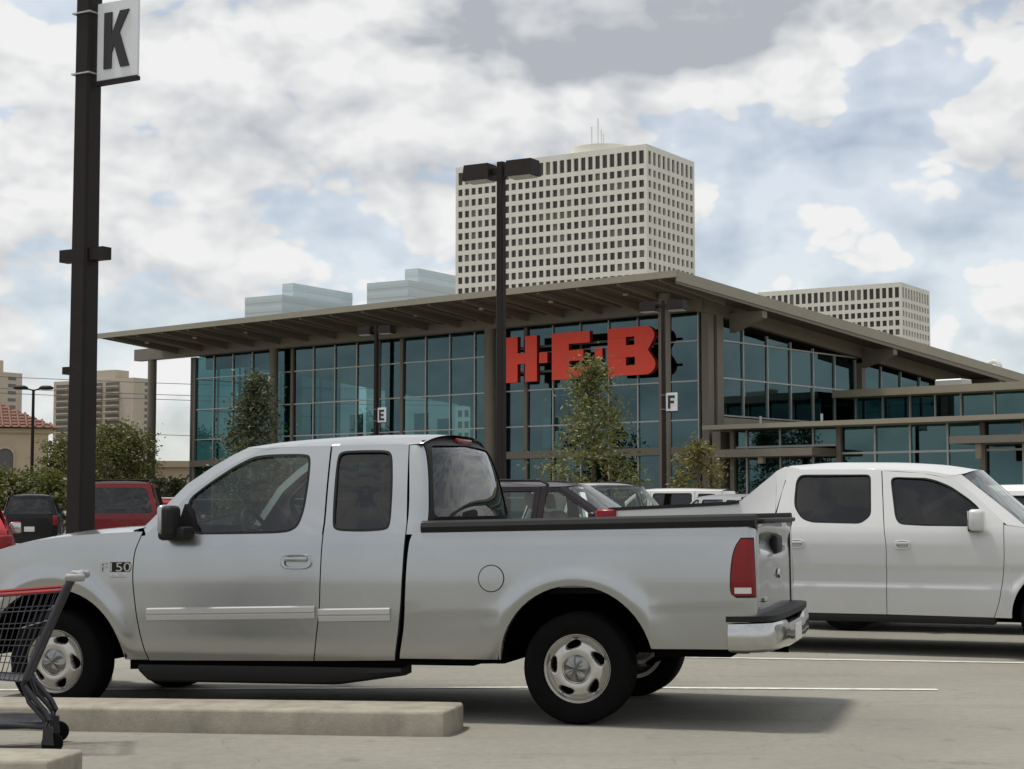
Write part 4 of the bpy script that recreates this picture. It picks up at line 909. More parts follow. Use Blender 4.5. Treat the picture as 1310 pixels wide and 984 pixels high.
    S = dict(paint=M_WHITE, w=w, belt=1.165, gap=.006, zlow=.34, xtail=4.3,
        hood=dict(sil=[(-.90, 1.02), (-.6, 1.10), (0, 1.16), (.34, 1.19)], x=(-.90, .30), drop=.05, bow=.10, rbow=.08),
        fender=dict(x0=-.90, xs=.50, arch=(0, .37, .44, .45), zb0=.42, zb1=.36, zt=[(-.9, .98), (-.6, 1.05), (0, 1.12), (.5, 1.19)]),
        doors=[dict(L=L0, R=[(x-.003, z) for x, z in R0], zb=(.362, .37), outer=d1o, inner=d1i, glass=M_GL_TINT, handle=(1.39, 1.005)),
               dict(L=[(x+.003, z) for x, z in R0], R=R1m, zb=(.37, .37), outer=d2o, inner=d2i, glass=M_GL_TINT, handle=(2.36, 1.008))],
        quarter=dict(name='bed_side', seam=[(2.600, 1.69), (2.578, 1.303), (2.602, 1.0), (2.60, .35)], xs=2.60, x1=4.27, arch=(3.1, .37, .44, .45), zb0=.36, zb1=.45, zt=zt, extra=bed_extra,
                     fill=[[(2.607, 1.69), (2.590, 1.50), (2.580, 1.303), (2.540, 1.503), (2.496, 1.680), (2.39, 1.696), (2.39, 1.715), (2.53, 1.735)]], door_top_=0, corner=(4.27, .06, .80)),
        roof=dict(zc=[(.89, 1.70), (1.2, 1.755), (1.6, 1.78), (2.1, 1.785), (2.52, 1.76)], edge=[(.89, 1.64), (1.2, 1.685), (1.6, 1.70), (2.3, 1.705), (2.52, 1.70)], x=(.89, 2.53), rb=.0),
        pillar=pil, pillar_door=pdr, nose=dict(zb=.42), door_top=[(.951, 1.604), (1.236, 1.662), (1.61, 1.688), (2.39, 1.69)], wheel=dict(key='rl', R=.37, rim=.228, w=.245, y=.83, slots=5, style='spoke'),
        mirror=(.72, 1.225, 1.05), seat_x=1.35, rear_seat_x=2.12, back=back, handle_size=(.145, .085), driver=1, grille_mat=M_CHROME)
    O = Vector((5.213, 16.186, 0))
    return vehicle('pickup_truck', 'white crew cab pickup truck with sloping sail panels and black bed rails', 'pickup truck', S, O, -R(21)+math.pi)
make_ridgeline()
# ------------------------------------------------------------------ the store
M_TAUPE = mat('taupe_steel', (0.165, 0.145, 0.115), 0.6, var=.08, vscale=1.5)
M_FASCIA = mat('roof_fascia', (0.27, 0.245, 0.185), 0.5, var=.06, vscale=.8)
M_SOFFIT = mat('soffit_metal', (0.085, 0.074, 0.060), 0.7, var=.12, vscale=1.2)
M_ROOFTOP = mat('roof_top', (0.45, 0.44, 0.40), 0.8, var=.1)
M_STUCCO = mat('store_stucco', (0.24, 0.21, 0.17), 0.85, var=.08, vscale=1.0)
M_MULL = mat('mullion_metal', (0.42, 0.43, 0.41), 0.4, 0.3)
M_MULLD = mat('mullion_dark', (0.06, 0.06, 0.06), 0.5)
M_INT = mat('store_interior', (0.05, 0.055, 0.055), 0.9, var=.3, vscale=.5)
M_INTL = mat('store_interior_light', (0.30, 0.30, 0.28), 0.9, var=.3, vscale=.4)
M_STGLASS = glass('store_glass', (0.16, 0.31, 0.32), (0.48, 0.78, 0.85), f0=.12)
M_DKGLASS = glass('wing_glass', (0.12, 0.28, 0.28), (0.46, 0.80, 0.84), f0=.125)
PHI = R(49.2); STORE_AT = Vector((7.973, 70.0, 0))
store = thing('store_building', 'glass fronted supermarket with wide brown overhanging roof', 'building', STORE_AT, PHI)
def rtop(x): return 10.30 - 0.0705 * (x + 5.0)           # roof plane falls away from the front
random.seed(11)
def pane(parent, pts, m):                               # one glass pane, set very slightly out of true as real panes are
    P = [Vector(p) for p in pts]; n = (P[1]-P[0]).cross(P[2]-P[0]).normalized(); k = [random.uniform(-.009, .009) for _ in range(2)]
    P[0] += n*k[0]; P[1] += n*k[1]; P[2] -= n*k[0]; P[3] -= n*k[1]
    me = bpy.data.meshes.new('pane'); me.from_pydata([tuple(p) for p in P], [], [(0, 1, 2, 3)]); me.materials.append(m); return link('pane', me, parent)
def bar(parent, name, m, *b):
    return MB().box(*b).build(name, m, parent, smooth=0, recalc=False)
def build_store():
    # roof slab and fascias
    y0, y1, x0, x1 = -2.0, 34.8, -5.0, 46.0
    mb = MB(); t0, t1 = .13, .60
    mb.hexa([(x0, y0, rtop(x0)-t0), (x1, y0, rtop(x1)-t1), (x1, y1, rtop(x1)-t1), (x0, y1, rtop(x0)-t0), (x0, y0, rtop(x0)), (x1, y0, rtop(x1)), (x1, y1, rtop(x1)), (x0, y1, rtop(x0))])
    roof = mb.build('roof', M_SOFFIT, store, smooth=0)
    f = MB(); f.hexa([(x0-.06, y0-.07, rtop(x0)-.20), (x0-.004, y0-.07, rtop(x0)-.20), (x0-.004, y1+.05, rtop(x0)-.20), (x0-.06, y1+.05, rtop(x0)-.20), (x0-.06, y0-.07, rtop(x0)+.06), (x0-.004, y0-.07, rtop(x0)+.06), (x0-.004, y1+.05, rtop(x0)+.06), (x0-.06, y1+.05, rtop(x0)+.06)])
    f.build('front_fascia', M_FASCIA, roof, smooth=0)
    for k, (za, zb, yo, m) in enumerate(((-.36, .06, -.07, M_FASCIA), (-.66, -.365, -.03, M_TAUPE))):
        g = MB(); g.hexa([(x0-.0, y0+yo, rtop(x0)+max(za, -.36 if k == 0 else -.45)), (x1, y0+yo, rtop(x1)+za), (x1, y0-.003, rtop(x1)+za), (x0, y0-.003, rtop(x0)+max(za, -.36 if k == 0 else -.45)), (x0, y0+yo, rtop(x0)+zb), (x1, y0+yo, rtop(x1)+zb), (x1, y0-.003, rtop(x1)+zb), (x0, y0-.003, rtop(x0)+zb)]); g.build('side_fascia', m, roof, smooth=0)
    tp = MB(); tp.add([(x0, y0, rtop(x0)+.065), (x1, y0, rtop(x1)+.065), (x1, y1, rtop(x1)+.065), (x0, y1, rtop(x0)+.065)], [(0, 1, 2, 3)]); tp.build('roof_membrane', M_ROOFTOP, roof, smooth=0)
    # soffit rafters under the overhang, small soffit lamps
    for k in range(36):
        y = -1.2 + k*1.02; dp = .10 if k % 2 else 0.0; r = MB(); r.hexa([(x0+.1, y-.06, rtop(x0)-.28+dp), (-.5, y-.06, rtop(0)-.44+2*dp), (-.5, y+.06, rtop(0)-.44+2*dp), (x0+.1, y+.06, rtop(x0)-.28+dp), (x0+.1, y-.06, rtop(x0)-.12), (-.5, y-.06, rtop(0)-.1), (-.5, y+.06, rtop(0)-.1), (x0+.1, y+.06, rtop(x0)-.12)]); r.build('rafter', M_TAUPE, roof, smooth=0)
    lm = mat('soffit_lamp', (.55, .52, .42), .4)
    for k in range(9):
        l = MB(); y = 1.9 + k*3.9; n = 10; z = rtop(-3)-.20
        l.add([(-3+.11*math.cos(2*math.pi*i/n), y+.11*math.sin(2*math.pi*i/n), z+d) for d in (-.05, .03) for i in range(n)], [tuple(range(n))]+[(i, (i+1) % n, n+(i+1) % n, n+i) for i in range(n)]); l.build('soffit_light', lm, roof, smooth=30)
    # head beams
    bar(store, 'head_beam', M_TAUPE, -.75, -.25, -.45, 37.2, 9.36, 9.98)
    hb = MB(); hb.hexa([(-.9, -.34, 9.30), (46, -.34, rtop(46)-1.25), (46, -.06, rtop(46)-1.25), (-.9, -.06, 9.30), (-.9, -.34, 9.98), (46, -.34, rtop(46)-.63), (46, -.06, rtop(46)-.63), (-.9, -.06, 9.98)]); hb.build('head_beam', M_TAUPE, store, smooth=0)
    for x in (1.3, 12.25, 23.2):
        b = MB(); b.hexa([(x-.18, -1.95, rtop(x)-.78), (x+.18, -1.95, rtop(x)-.78), (x+.18, -.35, rtop(x)-1.3), (x-.18, -.35, rtop(x)-1.3), (x-.18, -1.95, rtop(x)-.5), (x+.18, -1.95, rtop(x)-.5), (x+.18, -.35, rtop(x)-.5), (x-.18, -.35, rtop(x)-.5)]); b.build('outrigger', M_TAUPE, store, smooth=0)
    # columns along the front and the paired corner columns
    for (x, y, r) in ((-.5, 35.9, .24), (-.5, 26.0, .22), (-.5, 18.6, .10), (-.5, 11.4, .26), (-2.2, .55, .25)):
        c = MB(); n = 18; zt = 9.40 if x > -1 else rtop(x)-.16; vs = [(x+r*math.cos(2*math.pi*i/n), y+r*math.sin(2*math.pi*i/n), z) for z in (0, zt) for i in range(n)]
        c.add(vs, [(i, (i+1) % n, n+(i+1) % n, n+i) for i in range(n)]); c.build('column', M_TAUPE, store, smooth=60)
    bar(store, 'column', M_TAUPE, -.32, .08, -.28, .06, 0, 9.32); bar(store, 'column', M_TAUPE, .20, .66, -.36, -.02, 0, 9.30); bar(store, 'column', M_TAUPE, 12.05, 12.38, -.34, -.02, 0, rtop(12)-1.1)
    bar(store, 'column', M_MULLD, -.10, .16, 32.85, 33.12, 0, 9.36)
    # front curtain wall (facing the lot)
    cw = bar(store, 'curtain_wall_front', M_TAUPE, -.32, -.02, .4, 32.8, 3.52, 3.84)
    ys = [.40 + 1.543*k for k in range(22)]; zs = [.12, 1.8, 3.52, 3.84, 4.95, 6.55, 8.2, 9.36]
    for i in range(21):
        for j in range(7):
            if j == 2: continue
            pane(cw, [(0, ys[i]+.03, zs[j]), (0, ys[i+1]-.03, zs[j]), (0, ys[i+1]-.03, zs[j+1]), (0, ys[i]+.03, zs[j+1])], M_STGLASS)
    for i, y in enumerate(ys): bar(cw, 'mullion', M_TAUPE if i % 5 == 1 else M_MULL, -.11 if i % 5 == 1 else -.07, .06, y-(.09 if i % 5 == 1 else .028), y+(.09 if i % 5 == 1 else .028), 0, 9.36)
    for z in (1.8, 4.95, 6.55, 8.2): bar(cw, 'transom', M_MULL, -.055, .05, .4, 32.8, z-.028, z+.028)
    pm = mat('poster_board', (.62, .64, .60), .8, var=.25, vscale=2)
    for (y, z, hh) in ((12.9, 4.1, .9), (15.0, 4.0, 1.5), (16.5, 4.0, 1.8), (19.4, 4.2, 1.0), (20.9, 4.0, 1.9), (24.6, 4.1, 1.2), (28.2, 4.0, 1.7), (5.6, 4.0, .9), (8.6, 4.0, 1.3)): bar(cw, 'window_poster', pm, .35, .40, y-.45, y+.45, z, z+hh)
    # glazed return at the far end and the wall facing the side street
    ce = bar(store, 'curtain_wall_end', M_TAUPE, .1, 12, 32.9, 33.1, 3.52, 3.84)
    xs = [.2 + 1.5*k for k in range(8)]
    for i in range(7):
        for j in range(7):
            if j != 2: pane(ce, [(xs[i]+.03, 33, zs[j]), (xs[i+1]-.03, 33, zs[j]), (xs[i+1]-.03, 33, zs[j+1]), (xs[i]+.03, 33, zs[j+1])], M_STGLASS)
        bar(ce, 'mullion', M_MULLD, xs[i+1]-.03, xs[i+1]+.03, 32.94, 33.06, 0, 9.36 if i < 4 else 8.9)
    for z in (1.8, 4.95, 6.55, 8.2): bar(ce, 'transom', M_MULLD, .2, 10.7, 32.95, 33.05, z-.03, z+.03)
    cs = bar(store, 'curtain_wall_side', M_STUCCO, .70, 36, -.20, .12, 3.0, 5.06)
    xs = [.72 + 1.877*k for k in range(7)] + [12.45 + 1.92*k for k in range(1, 13)]; zr = [5.15, 6.70, 8.25]
    for i in range(len(xs)-1):
        a, b = xs[i]+.03, xs[i+1]-.03; ta, tb = rtop(a)-1.0, rtop(b)-1.0
        for j in range(3):
            z0 = zr[j]; z1a = min(zr[j+1], ta) if j < 2 else ta; z1b = min(zr[j+1], tb) if j < 2 else tb
            if z1b - z0 < .12: continue
            pane(cs, [(a, 0, z0), (b, 0, z0), (b, 0, z1b), (a, 0, z1a)], M_STGLASS)
    for x in xs: bar(cs, 'mullion', M_MULL, x-.03, x+.03, -.075, .05, 5.1, rtop(x)-.95)
    for z, xe in ((5.15, 36), (6.70, 30), (8.25, 12.3)): bar(cs, 'transom', M_MULL, .72, min(xe, (9.3-z)/.0705+.2 if z > 8 else xe), -.06, .05, z-.03, z+.03)
    # interior: floor, back wall, ceiling, columns, pale and dark stock shelves
    bar(store, 'interior_floor', M_INTL, .2, 22, .3, 32.7, .02, .06); bar(store, 'interior_wall', M_INT, 22, 22.3, .3, 33.0, .0, 8.4)
    for y in (6, 13.5, 21, 28.5): bar(store, 'interior_column', M_MULLD, 3.0, 3.55, y, y+.55, 0, 9.6)
    bar(store, 'light_block', M_INT, .5, .8, .4, 32.6, 8.72, 9.5)  # added dark strip, blocks light behind top panes to deepen the soffit's reflected band
    bar(store, 'mezzanine', M_INTL, 9, 22, 2, 26, 3.7, 4.2)
    for k in range(7): bar(store, 'shelf_unit', M_INT if k % 2 else M_INTL, 8, 16, 2+4.2*k, 3.3+4.2*k, 0.06, 2.3)
    # low wing with entrance canopies
    w1 = MB(); w1.box(-1.5, 11.0, -42, -.75, 4.44, 4.62); w1.build('wing_roof', M_FASCIA, store, smooth=0)
    bar(store, 'wing_wall', M_STUCCO, -.25, 8.0, -.78, -.38, 0, 4.42)
    wg = bar(store, 'curtain_wall_wing', M_TAUPE, -.12, .12, -42, -.8, 0, .10)
    ysw = [-1.27, -1.9, -3.46, -4.95, -6.12, -7.63, -9.09, -10.61, -12.02] + [-12.02-1.5*k for k in range(1, 20)]
    for i in range(len(ysw)-1):
        a, b = ysw[i]-.03, ysw[i+1]+.03
        zz = [.1, 3.29, 3.79, 4.42] if i < 4 else [.1, 2.05, 3.43, 4.42]
        for j in range(3):
            if i < 4 and j == 1: continue
            pane(wg, [(0, a, zz[j]), (0, b, zz[j]), (0, b, zz[j+1]), (0, a, zz[j+1])], M_DKGLASS)
    for i, y in enumerate(ysw): pst = i in (0, 4, 8); bar(wg, 'mullion', M_TAUPE if pst else M_MULL, -.16 if pst else -.07, .06, y-(.10 if pst else .035), y+(.10 if pst else .035), .1, 4.43)
    bar(wg, 'transom', M_MULL, -.06, .05, -6.05, -1.3, 3.72, 3.80); bar(wg, 'transom', M_MULL, -.06, .05, -42, -6.2, 3.39, 3.47); bar(wg, 'transom', M_MULL, -.06, .05, -42, -6.2, 2.01, 2.09)
    bar(store, 'entrance_canopy', M_TAUPE, -1.9, -.02, -6.0, -.9, 3.32, 3.62); bar(store, 'entrance_canopy', M_TAUPE, -1.9, -.02, -20, -11.6, 3.62, 3.88)
    for y in (-1.6, -3.6, -12.6, -14.9): 
        l = MB(); l.rbox(-1.75, -1.5, y-.12, y+.12, 3.05, 3.33 if y > -7 else 3.63, .03, 1); l.build('canopy_lamp', M_STUCCO, store, smooth=30)
    for (xx, yy) in ((-1.4, -2.4), (-1.4, -5.2)): 
        v = MB(); v.tube([(xx+1.6, yy, 4.6), (xx+1.6, yy, 5.0)], .05, 8); v.build('vent_pipe', M_MULL, store, smooth=40)
    bar(store, 'wing_interior', M_INT, 7.5, 7.7, -42, -1, 0, 4.4); bar(store, 'wing_floor', M_INTL, .15, 7.4, -42, -1, .02, .05)
    # upper set-back wing
    bar(store, 'upper_wing_roof', M_FASCIA, 9.3, 34, -42, -.36, 6.26, 6.58)
    wu = bar(store, 'curtain_wall_upper', M_TAUPE, 10.4, 10.62, -42, -.40, 4.63, 4.98)
    ysu = [-.9, -2.25, -3.59, -4.79, -6.01, -7.55] + [-7.55-1.5*k for k in range(1, 23)]
    for i in range(len(ysu)-1): pane(wu, [(10.5, ysu[i]-.03, 4.98), (10.5, ysu[i+1]+.03, 4.98), (10.5, ysu[i+1]+.03, 6.25), (10.5, ysu[i]-.03, 6.25)], M_DKGLASS)
    for y in ysu: bar(wu, 'mullion', M_MULL, 10.42, 10.56, y-.03, y+.03, 4.98, 6.26)
    bar(store, 'upper_interior', M_INT, 14, 14.2, -42, -1, 4.6, 6.2)
    bx = MB(); bx.rbox(11.4, 12.4, -5.6, -4.3, 6.583, 7.0, .05, 1); bx.build('rooftop_unit', M_MULL, store, smooth=30)
    gv = MB(); px, py = 27.5, .8; zz = rtop(px)
    gv.tube([(px, py, zz), (px, py, zz+.75)] + [(px, py-.35+.35*math.cos(a), zz+.75+.35*math.sin(a)) for a in [math.pi*i/10 for i in range(1, 11)]] + [(px, py-.70, zz+.5)], .13, 10); gv.build('gooseneck_vent', mat('vent_metal', (.6, .58, .53), .5), store, smooth=60)
build_store()
# ---- the red letter sign on its rails
def letter_polys():
    H = [(0, 0), (.68, 0), (.68, .80), (1.12, .80), (1.12, 0), (1.80, 0), (1.80, 2.02), (1.12, 2.02), (1.12, 1.28), (.68, 1.28), (.68, 2.02), (0, 2.02)]
    D = [(0, .78), (.52, .78), (.52, 1.24), (0, 1.24)]
    E = [(0, 0), (2.10, 0), (2.10, .50), (.95, .50), (.95, .78), (1.75, .78), (1.75, 1.24), (.95, 1.24), (.95, 1.52), (2.10, 1.52), (2.10, 2.02), (0, 2.02)]
    def arc(cx, cy, rx, ry, a0, a1, n=8): return [(cx+rx*math.cos(R(lerp(a0, a1, i/n))), cy+ry*math.sin(R(lerp(a0, a1, i/n)))) for i in range(n+1)]
    B = [(0, 0)] + arc(1.70, .42, .42, .42, -90, 20) + arc(1.90, 1.03, .10, .10, -120, -240, 4)[::1] + arc(1.68, 1.62, .40, .40, -20, 90) + [(0, 2.02)]
    B += [(0, 1.62), (.82, 1.62), (1.20, 1.62), (1.20, 1.27), (.82, 1.27), (.82, 1.615), (0, 1.615)]           # slit to the upper counter
    B += [(0, .77), (.82, .77), (1.22, .77), (1.22, .42), (.82, .42), (.82, .765), (0, .765)]
    return H, D, E, B
def build_sign():
    root = thing('store_sign', 'large red H-E-B letters mounted in front of the store glass', 'sign'); root.matrix_world = Matrix.Translation(STORE_AT) @ Matrix.Rotation(PHI, 4, 'Z')
    H, D, E, B = letter_polys(); X0, X1 = -.78, -.56; z0 = 6.87
    # letters read left to right along decreasing y
    for nm, poly, yl, sc in (('letter', H, 10.22, 1.0), ('hyphen', D, 8.30, .90), ('letter', E, 7.58, 1.0), ('hyphen', D, 5.22, .80), ('letter', B, 4.52, 1.17)):
        mb = MB(); n = len(poly); f = [(X0, yl-p[0]*sc, z0+p[1]) for p in poly]; b = [(X1, yl-p[0]*sc, z0+p[1]) for p in poly]
        mb.add(f, [tuple(range(n))], 0); mb.add(f+b, [(i, (i+1) % n, n+(i+1) % n, n+i) for i in range(n)], 1); mb.add(b, [tuple(range(n-1, -1, -1))], 2)
        mb.build(nm, [M_SIGNRED, mat('letter_side', (.22, .012, .01), .5), M_INK], root, smooth=0)
    for z in (7.30, 8.40): bar(root, 'sign_rail', M_MULLD, -.555, -.50, 1.6, 10.6, z-.05, z+.05)
    for y in (2.2, 4.2, 6.4, 9.0): bar(root, 'sign_bracket', M_MULLD, -.50, -.075, y-.03, y+.03, 7.27, 7.33)
build_sign()

# ------------------------------------------------------------------ light poles
def light_pole(label, px, d, letter=None, heads=True, height=8.6, r=.085, yaw=-R(30), sign_z=5.35, base_z=None, side=1, group='bronze parking lot light poles'):
    p = at_depth(px, 660, d); z = gz(p.x, p.y) if base_z is None else base_z
    root = thing('light_pole', label, 'light pole', (p.x, p.y, z), yaw, group)
    mb = MB(); n = 4
    s = r; t = r*.82; b = .02; ch = lambda q: [(-q, -q+b), (-q+b, -q), (q-b, -q), (q, -q+b), (q, q-b), (q-b, q), (-q+b, q), (-q, q-b)]
    A = [(x, y, 0.0) for x, y in ch(s)]; B = [(x, y, height) for x, y in ch(t)]; mb.strip(A, B, closed=True); mb.add(B, [tuple(range(8))]); mb.build('pole', M_BRONZE, root, smooth=30)
    cb = MB(); m = 20; cb.add([(.27*math.cos(2*math.pi*i/m), .27*math.sin(2*math.pi*i/m), zz) for zz in (-.06, .62) for i in range(m)], [(i, (i+1) % m, m+(i+1) % m, m+i) for i in range(m)]+[tuple(range(m, 2*m))]); cb.build('concrete_base', M_CONC, root, smooth=40)
    if heads:
        for sg in (-1, 1):
            h = MB(); a, b2 = sorted((sg*.20, sg*.86)); h.hexa([(a, -.22, height-.36), (b2, -.22, height-.36), (b2, .22, height-.36), (a, .22, height-.36), (a+.03, -.19, height-.02), (b2-.03, -.19, height-.02), (b2-.03, .19, height-.02), (a+.03, .19, height-.02)])
            ho = h.build('lamp_head', M_BRONZE, root, smooth=0)
            l = MB(); l.box(a+.06, b2-.06, -.17, .17, height-.39, height-.358); l.build('lens', mat('lamp_lens', (.45, .44, .40), .3), ho, smooth=0)
            ar = MB(); a, b2 = sorted((sg*.05, sg*.22)); ar.box(a, b2, -.05, .05, height-.25, height-.13); ar.build('arm', M_BRONZE, root, smooth=0)
    if letter:
        w, h = .44, .64; x0 = r+.015; s0 = MB(); s0.rbox(x0, x0+w, -.02, .004, sign_z-h, sign_z, .006, 1)
        so = s0.build('sign_panel', M_SIGNW, root, smooth=0)
        fr = MB(); fr.box(x0, x0+w, -.035, .012, sign_z-h-.035, sign_z-h-.002); fr.build('sign_edge', M_BRONZE, root, smooth=0)
        L_ = {'K': [(0, 0), (.30, 0), (.30, .26), (.40, .42), (.66, 0), (1.0, 0), (.60, .62), (.98, 1), (.62, 1), (.30, .60), (.30, 1), (0, 1)],
              'E': [(0, 0), (.95, 0), (.95, .20), (.32, .20), (.32, .41), (.85, .41), (.85, .60), (.32, .60), (.32, .80), (.95, .80), (.95, 1), (0, 1)],
              'F': [(0, 0), (.32, 0), (.32, .40), (.85, .40), (.85, .60), (.32, .60), (.32, .80), (.95, .80), (.95, 1), (0, 1)]}[letter]
        lw, lh = .27, .46; lm = MB(); lm.prism([(x0+(w-lw)/2+q[0]*lw, sign_z-h+(h-lh)/2+q[1]*lh) for q in L_], -.032, -.021, 'y'); lm.build('letter', M_INK, so, smooth=0)
        for zz in (sign_z-.07, sign_z-h+.07): br = MB(); br.box(-r-.006, r+.006, -r-.006, r+.006, zz-.006, zz+.006); br.build('band', M_MULL, root, smooth=0)
    return root
kp = light_pole('tall bronze light pole with white K sign and a short cross arm', 103, 13.75, 'K', True, 8.6, .091, sign_z=5.46)
MB().box(-.235, -.09, -.05, .05, 3.37, 3.47).build('cross_arm', M_BRONZE, kp, smooth=0); MB().box(.09, .235, -.05, .05, 3.37, 3.47).build('cross_arm', M_BRONZE, kp, smooth=0)
MB().box(-.19, -.09, -.04, .04, 2.46, 2.52).build('bracket', M_BRONZE, kp, smooth=0)
light_pole('bronze twin head light pole without a letter sign, beside the silver truck cab', 641, 36.5, None, True, 8.75, .095)
light_pole('bronze twin head light pole with the F sign, by the red store letters', 850, 60, 'F', True, 8.6, .075, sign_z=5.35)
light_pole('thin bronze twin head light pole with the E sign, before the store glass', 480, 74, 'E', True, 9.2, .09, sign_z=5.65)
# round two-head post lamp by the tiled-roof building
def post_lamp():
    p = at_depth(40, 640, 85); root = thing('post_lamp', 'slim dark post with two round lamp heads by the tiled roof building', 'street lamp', (p.x, p.y, 0), R(5))
    MB().tube([(0, 0, 0), (0, 0, 7.2)], [.10, .07], 8).build('pole', M_BRONZE, root, smooth=40)
    for sg in (-1, 1):
        MB().tube([(0, 0, 7.15), (sg*.35, 0, 7.25)], .04, 6).build('arm', M_BRONZE, root, smooth=40)
        h = MB(); n = 16; pr = [(0, .10), (.22, .12), (.36, .04), (.36, -.03), (.30, -.07), (0, -.08)]; vs = []; fs = []
        for i in range(n):
            for (r, z) in pr: vs.append((sg*.62+r*math.cos(2*math.pi*i/n), r*.8*math.sin(2*math.pi*i/n), 7.27+z))
        k = len(pr)
        for i in range(n):
            for j in range(k-1): fs.append((i*k+j, i*k+j+1, ((i+1) % n)*k+j+1, ((i+1) % n)*k+j))
        h.add(vs, fs); h.build('lamp_head', M_BRONZE, root, smooth=40)
post_lamp()

# ------------------------------------------------------------------ far buildings
M_PRECAST = mat('precast', (0.68, 0.66, 0.58), 0.85, var=.06, vscale=.15)
M_TWIN = mat('tower_glass', (0.045, 0.036, 0.032), 0.25, var=.35, vscale=.08)
M_TWIN2 = mat('tower_glass_pale', (0.17, 0.15, 0.125), 0.35, var=.35, vscale=.1)
def facade(mb, cuts_a, cuts_z, P, depth):
    # connected wall sheet with square openings; cuts alternate solid, void, solid ...; P(a, z, inset) -> point
    for i in range(len(cuts_a)-1):
        for j in range(len(cuts_z)-1):
            a0, a1, z0, z1 = cuts_a[i], cuts_a[i+1], cuts_z[j], cuts_z[j+1]
            if i % 2 and j % 2:
                q = [(a0, z0), (a1, z0), (a1, z1), (a0, z1)]
                for k in range(4):
                    s, e = q[k], q[(k+1) % 4]; mb.add([P(*s, 0), P(*e, 0), P(*e, depth), P(*s, depth)], [(0, 1, 2, 3)])
            else: mb.add([P(a0, z0, 0), P(a1, z0, 0), P(a1, z1, 0), P(a0, z1, 0)], [(0, 1, 2, 3)])
def office_tower(name, label, corner, top, LL, LR, phi, nl, nr, rows_vis, pent):
    root = thing(name, label, 'office tower', (corner[0], corner[1], 0), phi, 'two beige office towers with square windows')
    zc = [top, top-2.0, top-6.5]; z = top-6.5
    while z > 6: z -= 1.55; zc.append(z); z -= 2.40; zc.append(z)
    zc.append(0.0); zc = sorted(set(zc))
    def cuts(L, n, win):
        s = (L-1.2)/n; c = [0.0]
        for i in range(n): a = .6+s*i+(s-win)/2; c += [a, a+win]
        return c+[L]
    # cut lists must start and end solid
    ca, cb = cuts(LL, nl, 1.85), cuts(LR, nr, 1.95)
    if len(zc) % 2: zc = zc[1:]; zc[0] = 0.0
    wl = MB(); facade(wl, ca, zc, lambda a, z, d: (d, a, z), .7); facade(wl, cb, zc, lambda a, z, d: (a, d, z), .7)
    wl.add([(0, 0, top), (LR, 0, top), (LR, LL, top), (0, LL, top), (LR, 0, 0), (LR, LL, 0), (0, LL, 0)], [(0, 1, 2, 3), (1, 4, 5, 2), (2, 5, 6, 3)])
    wall = wl.build('wall', M_PRECAST, root, smooth=0)
    zv = [(zc[j], zc[j+1]) for j in range(1, len(zc)-1, 2)]; zv = sorted(zv, reverse=True)
    M = {}
    def quad(key, w, h, m):
        if key not in M:
            me = bpy.data.meshes.new('window'); me.from_pydata([(0, 0, 0), (0, w, 0), (0, w, h), (0, 0, h)], [], [(0, 1, 2, 3)]); me.materials.append(m); M[key] = me
        return M[key]
    rest = MB(); cnt = 0
    for r, (z0, z1) in enumerate(zv):
        for face, cc in (('l', ca), ('r', cb)):
            for i in range(1, len(cc)-1, 2):
                w = cc[i+1]-cc[i]; vis = r < rows_vis
                if vis and cnt < 298 and (face == 'l' or nl*rows_vis < 200):
                    m = M_TWIN if random.random() < .75 else M_TWIN2
                    me = quad((face, r == 0, m.name), w, z1-z0, m); cnt += 1
                    o = link('window', me, root, (.62, cc[i], z0) if face == 'l' else (cc[i]+w, .62, z0)); o.rotation_euler = (0, 0, 0 if face == 'l' else math.pi/2)
                else:
                    if face == 'l': rest.add([(.62, cc[i], z0), (.62, cc[i+1], z0), (.62, cc[i+1], z1), (.62, cc[i], z1)], [(0, 1, 2, 3)])
                    else: rest.add([(cc[i], .62, z0), (cc[i+1], .62, z0), (cc[i+1], .62, z1), (cc[i], .62, z1)], [(0, 1, 2, 3)])
    tag(rest.build('window_glass', M_TWIN, root, smooth=0, recalc=False), kind='stuff')
    core = MB(); core.box(1.6, LR-1, 1.6, LL-1, 0, top-.5); core.build('core', M_DARK, root, smooth=0)
    if pent:
        pb = MB(); n = 28; cx, cy, rr = pent; pb.add([(cx+rr*math.cos(2*math.pi*i/n), cy+rr*math.sin(2*math.pi*i/n), top+zz) for zz in (0, 2.9) for i in range(n)], [(i, (i+1) % n, n+(i+1) % n, n+i) for i in range(n)]+[tuple(range(n, 2*n))]); pb.build('penthouse', M_PRECAST, root, smooth=30)
        for dx, dy, hh in ((2, 3, 12), (-1, 0, 7), (-3, -2, 5), (1, 5, 9)): a = MB(); a.tube([(cx+dx, cy+dy, top+2.8), (cx+dx, cy+dy, top+2.8+hh)], .28, 5); a.build('antenna', M_PLATE, root, smooth=0)
    return root
office_tower('office_tower', 'tall beige office tower with a grid of square dark windows', (45.0, 568), 122.9, 77.0, 36.0, R(57.8), 27, 10, 11, (13, 24, 11.0))
office_tower('office_tower', 'lower beige office tower whose top shows above the falling store roof', (165.0, 724), 96.9, 66.0, 36.4, R(57.8), 23, 10, 5, None)
M_PANEL = mat('pale_glass_block', (0.50, 0.56, 0.57), 0.35, var=.05, vscale=.05)
M_PBAND = mat('pale_glass_band', (0.46, 0.525, 0.54), 0.3)
